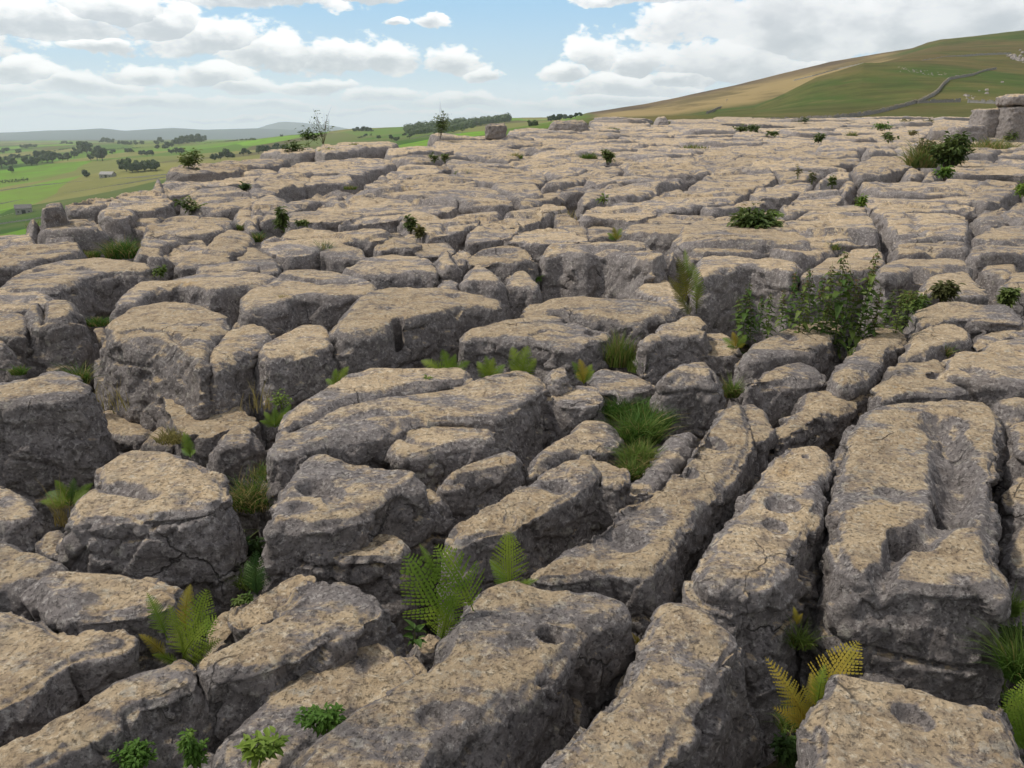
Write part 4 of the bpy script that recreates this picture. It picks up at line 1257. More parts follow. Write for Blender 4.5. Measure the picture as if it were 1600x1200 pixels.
FARPX = sorted(far_blocks(), key=lambda p: -(max(y for x, y in p) - min(y for x, y in p)) * (max(x for x, y in p) - min(x for x, y in p)))
N_TRACED = len(ROCKS)
room = max(0, 296 - N_TRACED)
_rest = []
for k, poly in enumerate(FARPX):
    cyp = sum(y for x, y in poly) / len(poly)
    dh = random.Random(k).uniform(-.16, .11) * (1 + max(0, (215 - cyp)) / 20)
    ob = make_rock(poly, dh, 0.75 if cyp > 205 else 1.1, .22, .09, seed=1000 + k, amp=1.0, vox=None if cyp > 200 else .16, tilt=(random.Random(k + 5).uniform(-.04, .04), random.Random(k + 9).uniform(-.05, .03)))
    if ob is None:
        continue
    if k >= room:
        _rest.append(ob)
        ROCKS.pop()
if _rest:
    vs, fs, n0 = [], [], 0
    for o in _rest:
        co = get_co(o.data) + np.array(o.location)
        vs.append(co)
        f = np.empty(len(o.data.loops), np.int32)
        o.data.loops.foreach_get('vertex_index', f)
        ls = np.empty(len(o.data.polygons), np.int32)
        o.data.polygons.foreach_get('loop_total', ls)
        fs.append((f + n0, ls))
        n0 += len(co)
        me0 = o.data
        bpy.data.objects.remove(o)
        bpy.data.meshes.remove(me0)
    vs = np.concatenate(vs).astype(np.float32)
    li = np.concatenate([a for a, b in fs]).astype(np.int32)
    lt = np.concatenate([b for a, b in fs]).astype(np.int32)
    me = bpy.data.meshes.new('far_limestone_pavement')
    me.vertices.add(len(vs))
    me.vertices.foreach_set('co', vs.ravel())
    me.loops.add(len(li))
    me.loops.foreach_set('vertex_index', li)
    me.polygons.add(len(lt))
    me.polygons.foreach_set('loop_start', np.concatenate([[0], np.cumsum(lt)[:-1]]).astype(np.int32))
    me.update(calc_edges=True)
    smooth_all(me)
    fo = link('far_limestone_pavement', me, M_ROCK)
    tag(fo, 'far low tan limestone blocks crowding together before the moor', 'rock', kind='stuff')
print('traced', N_TRACED, 'far', len(FARPX), 'verts', sum(len(o.data.vertices) for o in bpy.data.objects if o.type == 'MESH'))
# ================================================================ the pavement goes on past both sides of the view
def margin():
    rng = random.Random(31)
    n = 0
    od = ['first', 'second', 'third', 'fourth', 'fifth', 'sixth', 'seventh', 'eighth', 'ninth', 'tenth', 'eleventh', 'twelfth', 'thirteenth', 'fourteenth', 'fifteenth', 'sixteenth']
    for sgn, px0 in ((-1, -75), (1, 1685)):
        Y = 0.9
        row = 0
        while Y < 17:
            step = 0.75 + .05 * Y
            # image row of this distance
            tz = (SLOPE * Y - HCAM) / Y
            c, s = math.cos(PITCH), math.sin(PITCH)
            u = (px0 - 800) / F * (c - tz * s)
            x = u * (Y + (step if True else 0))
            for k in range(4):
                w = rng.uniform(.7, 1.3) * (0.8 + .06 * Y)
                xa, xb = x + sgn * .10, x + sgn * w
                if sgn < 0 and Y > 9.0:
                    break
                ya, yb = Y + .08 + rng.uniform(-.05, .05), Y + step - .08
                sh = -u * .0
                pts = [(xa, ya), ((xa + xb) / 2, ya + rng.uniform(-.08, .08)), (xb - sgn * .1, ya + rng.uniform(0, .1)), (xb, (ya + yb) / 2), (xb - sgn * .08, yb), ((xa + xb) / 2, yb + rng.uniform(-.08, .05)), (xa + sgn * rng.uniform(0, .12), yb)]
                dz = rng.uniform(-.15, .06)
                base = [(px_, py_, SLOPE * py_ + dz) for px_, py_ in pts]
                o = make_rock([(0, 600), (10, 600), (10, 610)], 0, .85, .1, .06, seed=5000 + n, base=base, vox=.035 + .003 * Y, label='limestone block past the %s edge, %s row away, %s outward' % ('left' if sgn < 0 else 'right', od[min(row, 15)], od[k]))
                if o:
                    ROCKS.pop()
                    o['group'] = 'blocks past the %s edge of the view' % ('left' if sgn < 0 else 'right')
                n += 1
                x = xb
            Y += step
            row += 1
    print('margin', n)


margin()
# ================================================================ PLANTS
def quad_mesh(name, quads, mat, parent=None, loc=(0, 0, 0)):
    """quads: array N x 4 x 3"""
    q = np.asarray(quads, np.float32).reshape(-1, 4, 3)
    n = len(q)
    me = bpy.data.meshes.new(name)
    me.vertices.add(n * 4)
    me.vertices.foreach_set('co', q.reshape(-1))
    me.loops.add(n * 4)
    me.loops.foreach_set('vertex_index', np.arange(n * 4, dtype=np.int32))
    me.polygons.add(n)
    me.polygons.foreach_set('loop_start', np.arange(n, dtype=np.int32) * 4)
    me.update(calc_edges=True)
    me.materials.append(mat)
    o = bpy.data.objects.new(name, me)
    COL.objects.link(o)
    o.location = loc
    if parent is not None:
        o.parent = parent
    return o


def nrm(v):
    return v / (np.linalg.norm(v) + 1e-9)


def tube_quads(pts, rads, sides=5):
    pts = [np.array(p, float) for p in pts]
    rings = []
    for i, p in enumerate(pts):
        t = nrm(pts[min(i + 1, len(pts) - 1)] - pts[max(i - 1, 0)])
        u = nrm(np.cross(t, [0.3, 0.9, 0.2]))
        v = np.cross(t, u)
        rings.append([p + rads[i] * (u * math.cos(a) + v * math.sin(a)) for a in np.linspace(0, 2 * math.pi, sides, endpoint=False)])
    q = []
    for i in range(len(rings) - 1):
        for k in range(sides):
            j = (k + 1) % sides
            q.append([rings[i][k], rings[i][j], rings[i + 1][j], rings[i + 1][k]])
    return q


def leaf_quads(base, d, up, L, W, droop=0.3):
    """a pointed leaf of two folded halves: 4 quads"""
    d = nrm(d)
    s = nrm(np.cross(d, up))
    n = nrm(np.cross(s, d))
    p0 = base
    p1 = base + d * L * .45 - n * 0
    p2 = base + d * L - n * L * droop
    fold = n * W * .22
    a1 = base + d * L * .28 + s * W * .5 + fold
    b1 = base + d * L * .62 + s * W * .38 + fold - n * L * droop * .4
    a2 = base + d * L * .28 - s * W * .5 + fold
    b2 = base + d * L * .62 - s * W * .38 + fold - n * L * droop * .4
    return [[p0, a1, b1, p1], [p1, b1, p2, p2 - d * 1e-4], [p0, p1, b2, a2], [p1, p2 - d * 1e-4, p2, b2]]


def frond_quads(base, tip, arch, wide, normal, rng, npin=24, teeth=9):
    """a fern frond : curved rachis, pinnae in pairs, each pinna cut into pinnules"""
    base, tip, normal = (np.array(v, float) for v in (base, tip, normal))
    L = np.linalg.norm(tip - base)
    ax = (tip - base) / L
    side0 = nrm(np.cross(ax, normal))
    nn = nrm(np.cross(side0, ax))

    def P(t):
        return base + ax * L * t + nn * arch * L * (4 * t * (1 - t)) * .5 - np.array([0, 0, 1]) * L * 0.10 * t ** 3
    q = tube_quads([P(t) for t in np.linspace(0, 1, 9)], [0.0022 * (1.3 - t) for t in np.linspace(0, 1, 9)], 4)
    for k in range(npin):
        t = 0.16 + 0.84 * (k / npin) ** 0.95
        prof = 1.25 * min(1.0, (t - .05) / .2) * max(0.02, 1 - t) ** .72
        pl = wide * max(0.05, prof) * rng.uniform(.92, 1.05)
        p = P(t)
        tang = nrm(P(min(1, t + .03)) - P(t - .03))
        for sg in (-1, 1):
            d = nrm(side0 * sg + tang * rng.uniform(.45, .65) + nn * rng.uniform(-.12, .12))
            droop = rng.uniform(.05, .22)
            m = max(3, int(teeth * prof))
            pw = min(pl * .17, L * .8 / npin * .52) + .001
            for j in range(m):
                s0 = j / m
                c = p + d * pl * s0 - nn * droop * pl * s0 * s0
                w = pw * (1 - s0 * .8)
                along = d * pl / m * .95
                for s2 in (-1, 1):
                    dd = nrm(tang * s2 + d * .45)
                    a = c
                    b = c + along
                    e = c + dd * w + along * .75
                    f = c + dd * w * .9 + along * .15
                    q.append([a, b, e, f])
    return q


M_BRACK = leaf_mat('bracken', (0.10, 0.12, 0.02), (0.20, 0.18, 0.035), 0.3)
FW = 0.30


def fern(base_px, Y, tips, label, mat=M_FERN, wide=.09, dz=0.0, group='ferns in the grikes', arch=.22, name='fern', front=0.10):
    """base_px: image point of the crown at forward distance Y; tips: (x, y[, wide scale]) image points of the frond tips"""
    rng = random.Random(int(base_px[0] * 7 + base_px[1]))
    b = atY(base_px[0], base_px[1], Y)
    b[2] += dz
    root = empty(name, tuple(b))
    tag(root, label, 'fern', group)
    view = nrm(np.array([0, 0, HCAM]) - b)
    for i, tp in enumerate(tips):
        ws = tp[2] if len(tp) > 2 else 1.0
        t = atY(tp[0], tp[1], Y + (tp[3] if len(tp) > 3 else rng.uniform(-.5, 1) * front))
        n = nrm(view + np.array([rng.uniform(-.35, .35), 0, .45]))
        bb = atY(tp[4], tp[5], Y) - b if len(tp) > 5 else np.zeros(3)
        q = frond_quads(bb, t - b, arch, np.linalg.norm(t - b - bb) * FW * ws * (wide / .08) ** .25, n, rng, npin=19, teeth=9)
        o = quad_mesh('frond', q, mat if not isinstance(mat, (list, tuple)) else mat[i % len(mat)], root)
    return root


def yd(px, py, dh=0.0):
    return float(hit(px, py, dh)[1])


# the tall green fern before the largest clint
Yf = yd(700, 905) + .02
fern((705, 1010), yd(700, 960), [(633, 850, 1.1, 0, 700, 985), (680, 838, 1.1, .04, 742, 960), (715, 905, .9, -.03, 688, 1005), (655, 842, .5, .05, 690, 920)], 'tall green fern with broad fronds in the gap behind the largest tan clint', wide=.115, arch=.25)
fern((797, 925), yd(797, 906), [(795, 820, 1.15), (765, 868, .8), (842, 900, .6)], 'upright single-fronded fern peeping over the rim of the largest tan clint', wide=.085, arch=.1)
fern((285, 1040), yd(285, 960), [(228, 918, .7, .06, 262, 1000), (262, 935, .8, .02, 290, 1030), (297, 905, .8, .05, 290, 985), (322, 908, 1, .0, 300, 1010), (340, 952, 1, -.04, 285, 1035), (215, 985, .7, .0, 262, 1030), (236, 1018, .7, -.05, 280, 1040), (345, 990, .8, -.05, 300, 1040)], 'low yellow-green fern clump between the slanting clint and the broad mottled block', mat=[M_FERN, M_FERN, M_FERNY], wide=.085)
fern((1275, 1110), yd(1270, 1040), [(1345, 990, 1.1), (1290, 1030, .7), (1268, 1045, .8)], 'yellowing fern behind the blocky bottom-corner slab', mat=[M_FERNY, M_FERN], wide=.085)
fern((1270, 1150), yd(1240, 1070), [(1197, 1012, .7), (1208, 1095, .8), (1225, 1050, .6), (1255, 1060, .6)], 'thin yellow fern with narrow fronds down in the gap beside the plain tan clint', mat=M_FERNY, wide=.045)
fern((1600, 1170), yd(1595, 1080), [(1580, 1065, 1.2), (1572, 1095), (1605, 1050, 1.2), (1570, 1130)], 'bright green fern cut by the right edge beside the bottom-corner slab', wide=.09)
fern((1000, 1010), yd(1000, 985, -.1), [(988, 986, .8), (996, 992, .7)], 'tiny yellow fern in the black gap beside the plain tan clint', mat=M_FERNY, wide=.025)
fern((1245, 975), yd(1240, 950, -.1), [(1240, 945, 1), (1255, 955, .8)], 'small yellow fern deep in the joint beside the second long clint', mat=M_FERNY, wide=.03)
fern((700, 590), yd(700, 573), [(657, 558), (690, 540), (735, 560), (712, 548, .8), (668, 575, .8)], 'spreading green fern, first of the row behind the great long slab', wide=.085)
fern((765, 600), yd(765, 575), [(745, 560), (772, 553), (790, 565), (758, 550, .9)], 'pale green fern in the middle of the row behind the great long slab', wide=.075)
fern((815, 595), yd(815, 572), [(800, 535), (825, 533, 1.1), (838, 555), (795, 560, .8)], 'tallest fern at the end of the row behind the great long slab', wide=.08)
fern((912, 600), yd(912, 578), [(893, 560, .9), (905, 556), (925, 565), (930, 575, .8), (900, 580)], 'browning fern beside the little pale knob of rock', mat=[M_FERN, M_FERNY, M_FERN], wide=.07)
fern((525, 605), yd(525, 592), [(508, 590), (525, 572), (545, 568), (543, 590, .8)], 'small fern in the dark gap at the foot of the stepped grey block', wide=.07)
fern((1086, 498), yd(1075, 470), [(1060, 392, .7, .0, 1075, 470), (1082, 402, .7, .1, 1088, 480), (1044, 424, .6, -.1, 1072, 480), (1098, 432, .6, .0, 1088, 490), (1070, 382, .5, .1, 1078, 440), (1052, 450, .6, -.1, 1080, 495)], 'tall bracken standing in the gap right of the twin-step boulder', mat=[M_BRACK, M_FERN, M_BRACK], wide=.10, group='ferns in the grikes')
fern((1150, 545), yd(1150, 520), [(1128, 525), (1145, 515), (1168, 520), (1165, 535, .8), (1135, 540)], 'low pale fern at the foot of the lower nettles', mat=[M_HERB, M_FERNY], wide=.10)
fern((962, 376), yd(962, 368), [(948, 362), (958, 352), (972, 354), (972, 366), (950, 370)], 'yellow-green fern tuft behind the massive twin-step boulder', mat=[M_FERN, M_FERNY], wide=.10)
fern((298, 715), yd(298, 712, -.1), [(286, 670, 1), (292, 672, .8), (306, 700, .8), (283, 698, .8)], 'bright green fern sprig beside the great humped boulder', mat=M_HERB, wide=.04)
fern((430, 668), yd(430, 650, -.1), [(412, 640), (428, 632), (450, 640), (440, 655), (405, 655), (455, 628, .9)], 'pale green fern between the flat tilted slab and the great long slab', mat=[M_FERN, M_HERB], wide=.06)
fern((110, 790), yd(110, 762, -.1), [(70, 765), (85, 745), (115, 742), (145, 750), (150, 765), (60, 780)], 'dark green fern between the smooth boulder and the great humped boulder', mat=[M_NETTLE, M_FERN], wide=.055)
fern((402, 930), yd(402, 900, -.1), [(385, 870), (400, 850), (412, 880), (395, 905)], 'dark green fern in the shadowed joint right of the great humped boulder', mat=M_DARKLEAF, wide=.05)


# ---------------------------------------------------------------- grass
def grass(px, py, h_px, label, n=70, spread_px=30, mat=M_GRASS, dh=-.12, lean=.35, group='grass tufts in the grikes', dry=.0, name='grass_tuft', Y=None, w=1.0):
    rng = random.Random(int(px * 3 + py))
    b = hit(px, py, dh) if Y is None else atY(px, py, Y)
    Yb = b[1]
    H = h_px / F * Yb / math.cos(math.atan2(py - 600, F) + 0) * 1.05
    S = spread_px / F * Yb
    root = empty(name, tuple(b))
    tag(root, label, 'grass', group)
    for part, mt, cnt in (('foliage', mat, int(2.4 * n * (1 - dry))), ('dry_foliage', M_STRAW, int(2.0 * n * dry))):
        if cnt < 3:
            continue
        q = []
        for i in range(cnt):
            a = rng.uniform(0, 2 * math.pi)
            r = S * math.sqrt(rng.random())
            p = np.array([r * math.cos(a), r * math.sin(a) * .7, 0])
            a = rng.uniform(0, 2 * math.pi)
            L = H * rng.uniform(.35, 1.15) * (1.1 - .5 * r / max(S, 1e-6))
            d = nrm(np.array([math.cos(a) * lean * rng.uniform(.2, 1.6), math.sin(a) * lean * rng.uniform(.2, 1.6), 1]))
            wd = (0.0011 + .00042 * Yb) * w * rng.uniform(.7, 1.3)
            s = nrm(np.cross(d, [rng.uniform(-1, 1), rng.uniform(-1, 1), .1])) * wd
            out = nrm(np.array([d[0], d[1], 0.01]))
            cv_ = np.array([rng.gauss(0, .35), rng.gauss(0, .35), 0])
            bend_ = rng.uniform(.3, 1.9)
            prev = p
            pw = s
            for k in range(1, 5):
                t = k / 4
                c = p + d * L * t + (out * .9 + cv_) * L * lean * bend_ * t * t - np.array([0, 0, 1]) * L * .5 * lean * bend_ * t ** 3
                w2 = s * (1 - t) ** .7
                q.append([prev - pw, prev + pw, c + w2, c - w2])
                prev, pw = c, w2
        quad_mesh(part, q, mt, root)
    return root


GT = [
    (395, 790, 75, 'large dry-topped grass tuft between the great humped boulder and the hollowed tan block', 260, 46, .45),
    (420, 745, 35, 'short grass at the top of the dry-topped tuft, below the light grey boulder', 110, 30, .5),
    (1000, 690, 70, 'thick green grass filling the gap left of the isolated boulder', 420, 34, .12),
    (975, 650, 45, 'green grass at the upper end of the grassy gap, under the angular grey block', 480, 34, .1),
    (1015, 665, 50, 'green grass against the flank of the isolated boulder in the grassy gap', 480, 34, .1),
    (1000, 725, 50, 'soft green grass low in the grassy gap beside the longest clint', 480, 30, .2),
    (985, 745, 45, 'grass spilling down the near end of the grassy gap', 200, 22, .35),
    (965, 570, 60, 'tall upright grass with dead stems behind the angular grey block', 260, 26, .45),
    (1000, 580, 30, 'low green grass right of the tall upright stems', 150, 20, .1),
    (1143, 620, 45, 'wispy green grass between the isolated boulder and the hunched grey one', 120, 12, .3),
    (1590, 1060, 130, 'long rushy green grass at the right edge beside the channelled block', 260, 24, .05),
    (1575, 960, 60, 'rushy grass at the right edge farther up the joint', 130, 16, .05),
    (395, 915, 50, 'fine dark grass arching over the hole right of the great humped boulder', 70, 30, 0),
    (315, 905, 28, 'fine green grass under the front of the great humped boulder', 90, 30, .1),
    (1250, 1010, 60, 'sparse grass deep in the joint beside the channelled block', 60, 20, .1),
    (1240, 1140, 60, 'thin green grass in the dark gap at the bottom corner slab', 70, 30, .1),
    (100, 820, 95, 'tall dead grass stalks by the smooth grey boulder', 26, 16, 1.0),
    (165, 640, 75, 'dead grass stalks leaning over the pit below the twin-topped boulder', 26, 40, 1.0),
    (268, 690, 32, 'ginger dead grass in the pit beside the bright sprig', 120, 24, 1.0),
    (100, 790, 30, 'dry matted grass at the base of the dark green fern', 60, 20, .8),
    (400, 640, 60, 'dead seed stalks before the tan-crowned boulder', 16, 30, 1.0),
    (195, 402, 38, 'large yellow-green grass tuft near the cliff edge', 380, 30, .3),
    (140, 402, 16, 'small yellow-green grass tuft left of the large one', 130, 16, .3),
    (152, 508, 18, 'green mossy grass in the gap beside the cracked wedge', 200, 20, .2),
    (30, 585, 22, 'grass in the black gap before the cracked wedge', 90, 12, .2),
    (128, 600, 50, 'tall pale grass between the massive boulder and the twin-topped boulder', 120, 12, .4),
    (55, 372, 32, 'pale grass stalks beside the undercut slab at the cliff edge', 80, 8, .8),
    (505, 398, 30, 'dark grass in the joint left of the rounded bread-like block', 80, 9, .2),
    (443, 470, 14, 'ginger grass tuft growing on the large grooved slab', 90, 10, 1.0),
    (376, 360, 13, 'small grass tuft beside the short flat block', 80, 8, .4),
    (402, 378, 22, 'bushy green grass before the tan ribs', 110, 8, .3),
    (547, 296, 9, 'grass tuft at the edge of the big domed outcrop', 80, 10, .5),
    (515, 237, 8, 'flat grass patch on the slab by the bare twigs', 80, 18, .5),
    (555, 228, 6, 'tiny grass patch on the skyline slab', 60, 10, .5),
    (722, 275, 12, 'olive grass tuft on the tan slab above the black cavity', 90, 12, .4),
    (720, 222, 6, 'grass strip before the perched square boulder', 90, 20, .5),
    (805, 248, 12, 'olive grass tuft straight below the dark outcrop', 90, 10, .4),
    (920, 250, 14, 'bright olive grass tuft left of the narrow dark shrub', 150, 12, .3),
    (955, 203, 5, 'yellow grass patch on the far pavement', 60, 12, .5),
    (845, 345, 6, 'short grass on the near lip of the dead-stalk block', 60, 14, .3),
    (880, 345, 28, 'dead stalks growing before the grey block near the black cavity', 26, 22, 1.0),
    (1085, 232, 8, 'sparse grass on the tan slabs in the far centre', 60, 22, .6),
    (1330, 215, 12, 'pale grass clump near the head of the deep joint', 70, 9, .6),
    (1300, 390, 14, 'pale green grass on the very wide tan slab', 80, 12, .4),
    (1440, 262, 50, 'tall olive grass at the left of the big bush', 260, 22, .55),
    (1355, 180, 14, 'dead grass stems beyond the pavement before the drystone wall', 60, 30, .9),
    (1475, 560, 35, 'tall pale grass in the notch between the two scooped blocks', 60, 6, .5),
    (1550, 235, 24, 'olive grass below the standing crags', 260, 36, .5),
    (1500, 245, 24, 'yellow-green grass beside the long ledge', 120, 14, .4),
    (1405, 863, 18, 'ginger dead grass lying in the deep pit of the channelled block', 160, 26, 1.0),
    (215, 760, 8, 'dry moss and grass in the groove of the great humped boulder', 120, 30, .8),
]
for (x, y, h, lab, n, sp, dry) in GT:
    dh = -.30 if y > 780 else (-.22 if y > 560 else -.12)
    if lab.startswith(('ginger grass tuft', 'dry moss', 'pale green grass on', 'flat grass', 'tiny grass', 'sparse grass on')):
        dh = 0.0
    if 'deep pit' in lab:
        dh = -.19
    grass(x, y, h, lab, n=n, spread_px=sp, dry=dry, dh=dh, lean=.18 if 'stalk' in lab or 'upright' in lab else .38)


# ---------------------------------------------------------------- nettles
def nettle_proto(k):
    rng = random.Random(50 + k)
    root = empty('nettle_plant')
    bend = np.array([rng.uniform(-.08, .08), rng.uniform(-.08, .08), 0])
    pts = [np.array([0, 0, t]) + bend * t * t for t in np.linspace(0, 1, 8)]
    quad_mesh('stem', tube_quads(pts, [.007 * (1.25 - t) for t in np.linspace(0, 1, 8)], 5), M_STEMG, root)
    q, fq = [], []
    nn = 17
    for i in range(nn):
        t = .05 + .93 * i / nn
        c = np.array([0, 0, t]) + bend * t * t
        L = (.17 if t < .7 else .17 * (1.05 - t) / .35) * rng.uniform(.55, 1.25)
        a0 = i * math.pi / 2 + rng.uniform(-.7, .7)
        for s in (0, math.pi):
            d = np.array([math.cos(a0 + s), math.sin(a0 + s), rng.uniform(-.3, .6)])
            q += leaf_quads(c, d, np.array([0, 0, 1.0]), L * rng.uniform(.7, 1.1), L * .5, rng.uniform(.1, .8))
            if t > .2:
                d2 = np.array([math.cos(a0 + s + .8), math.sin(a0 + s + .8), .3])
                q += leaf_quads(c, d2, np.array([0, 0, 1.0]), L * .5, L * .28, .3)
        if t > .62:
            for s in range(10):
                aa = rng.uniform(0, 6.28)
                e = c + np.array([math.cos(aa), math.sin(aa), -.3]) * rng.uniform(.02, .05)
                fq += leaf_quads(e, np.array([math.cos(aa), math.sin(aa), -1.5]), np.array([0, 0, 1.0]), .035, .018, .1)
    quad_mesh('leaves', q, M_NETTLE, root)
    quad_mesh('blossoms', fq, M_SEED, root)
    return root


M_SEED = leaf_mat('seed_brown', (0.10, 0.10, 0.03), (0.17, 0.11, 0.05), 0.2)
_np = [nettle_proto(k) for k in range(3)]
_used = set()
NET = [(1232, 522, 100), (1246, 530, 98), (1262, 515, 96), (1275, 534, 105), (1290, 512, 100), (1304, 538, 145), (1318, 520, 100), (1328, 540, 110), (1341, 532, 138), (1350, 515, 95), (1364, 530, 82),
       (1380, 520, 70), (1398, 528, 75), (1412, 512, 60), (1425, 500, 48), (1440, 490, 38), (1160, 528, 88), (1172, 534, 70), (1186, 520, 60), (1198, 530, 74), (1152, 520, 55),
       (1255, 545, 60), (1338, 556, 60), (1310, 555, 55), (1296, 540, 70), (1220, 512, 60), (1354, 548, 60), (1286, 540, 75)]
NLAB = {1304: 'tallest nettle spire, left one of the two that overtop the bed', 1341: 'tall nettle spire, right one of the two that overtop the bed'}
_ord = ['first', 'second', 'third', 'fourth', 'fifth', 'sixth', 'seventh', 'eighth', 'ninth', 'tenth', 'eleventh', 'twelfth', 'thirteenth', 'fourteenth', 'fifteenth', 'sixteenth', 'seventeenth', 'eighteenth', 'nineteenth', 'twentieth',
        'twenty-first', 'twenty-second', 'twenty-third', 'twenty-fourth', 'twenty-fifth', 'twenty-sixth', 'twenty-seventh', 'twenty-eighth', 'twenty-ninth', 'thirtieth']
xs_a = sorted(x for x, y, h in NET if x < 1210)
xs_b = sorted(x for x, y, h in NET if x >= 1210)
for i, (x, y, h) in enumerate(NET):
    k = i % 3
    if k in _used:
        o = copy_tree(_np[k])
    else:
        o = _np[k]
        _used.add(k)
    Yn = yd(x, min(y, 530), -.1) - .15
    b = atY(x, y, Yn)
    H = h / F * Yn * 1.08
    b[2] -= .0
    o.location = tuple(b)
    o.rotation_euler = (0, 0, i * 1.7)
    o.scale = (H * (1.15 if h < 90 else .9), H * (1.15 if h < 90 else .9), H)
    if x in NLAB:
        lab = NLAB[x]
    elif x < 1210:
        lab = 'green nettle stem in the small bed by the bracken, %s from the bracken' % _ord[xs_a.index(x)]
    else:
        lab = 'green nettle stem in the big bed, %s counting from the left' % _ord[xs_b.index(x)]
    tag(o, lab, 'nettle', 'nettles in the wide gap')


# ---------------------------------------------------------------- leafy herbs and shrubs
def leafy(px, py, h_px, w_px, label, mat=M_HERB, leaf=.05, n=220, dh=-.1, name='leafy_plant', cat='plant', group='leafy plants in the grikes', Y=None, stems=7, dense=1.0, up=.5, rnd=None):
    rng = random.Random(int(px * 5 + py * 3))
    b = hit(px, py, dh) if Y is None else atY(px, py, Y)
    Yb = b[1]
    H = h_px / F * Yb * 1.1
    W = w_px / F * Yb * .5
    root = empty(name, tuple(b))
    tag(root, label, cat, group)
    q, sq = [], []
    tips = []
    for s in range(stems):
        a = rng.uniform(0, 6.28)
        r = W * rng.uniform(.2, .95)
        tip = np.array([r * math.cos(a), r * math.sin(a) * .7, H * rng.uniform(.55, 1.0) * (1 - .35 * r / max(W, 1e-6))])
        mid = tip * .5 + np.array([rng.uniform(-.1, .1) * W, 0, H * .08])
        b0 = np.array([tip[0] * .25, tip[1] * .25, 0])
        pts = [b0 * (1 - t) ** 2 + 2 * mid * t * (1 - t) + tip * t * t for t in np.linspace(0, 1, 7)]
        sq += tube_quads(pts, [max(.002, H * .012) * (1.2 - t) for t in np.linspace(0, 1, 7)], 4)
        tips.append(pts)
    for i in range(int(n * dense)):
        pts = tips[i % len(tips)]
        t = rng.uniform(.18, 1.0) ** .8
        k = min(5, int(t * 6))
        c = pts[k] * (1 - (t * 6 - k)) + pts[k + 1] * (t * 6 - k)
        a = rng.uniform(0, 6.28)
        off = np.array([math.cos(a), math.sin(a), rng.uniform(-.3, .9)])
        c = c + off * rng.uniform(0, .9) * W * .42 * (1.1 - .5 * t)
        L = leaf * rng.uniform(.6, 1.25)
        q += leaf_quads(c, np.array([math.cos(a), math.sin(a), rng.uniform(-.6, up * 1.5)]), np.array([rng.uniform(-.5, .5), rng.uniform(-.5, .5), 1.0]), L, L * .5, rng.uniform(.05, .4))
    quad_mesh('stem', sq, M_STEM if 'shrub' in name or 'bush' in name else M_STEMG, root)
    quad_mesh('foliage', q, mat, root)
    return root


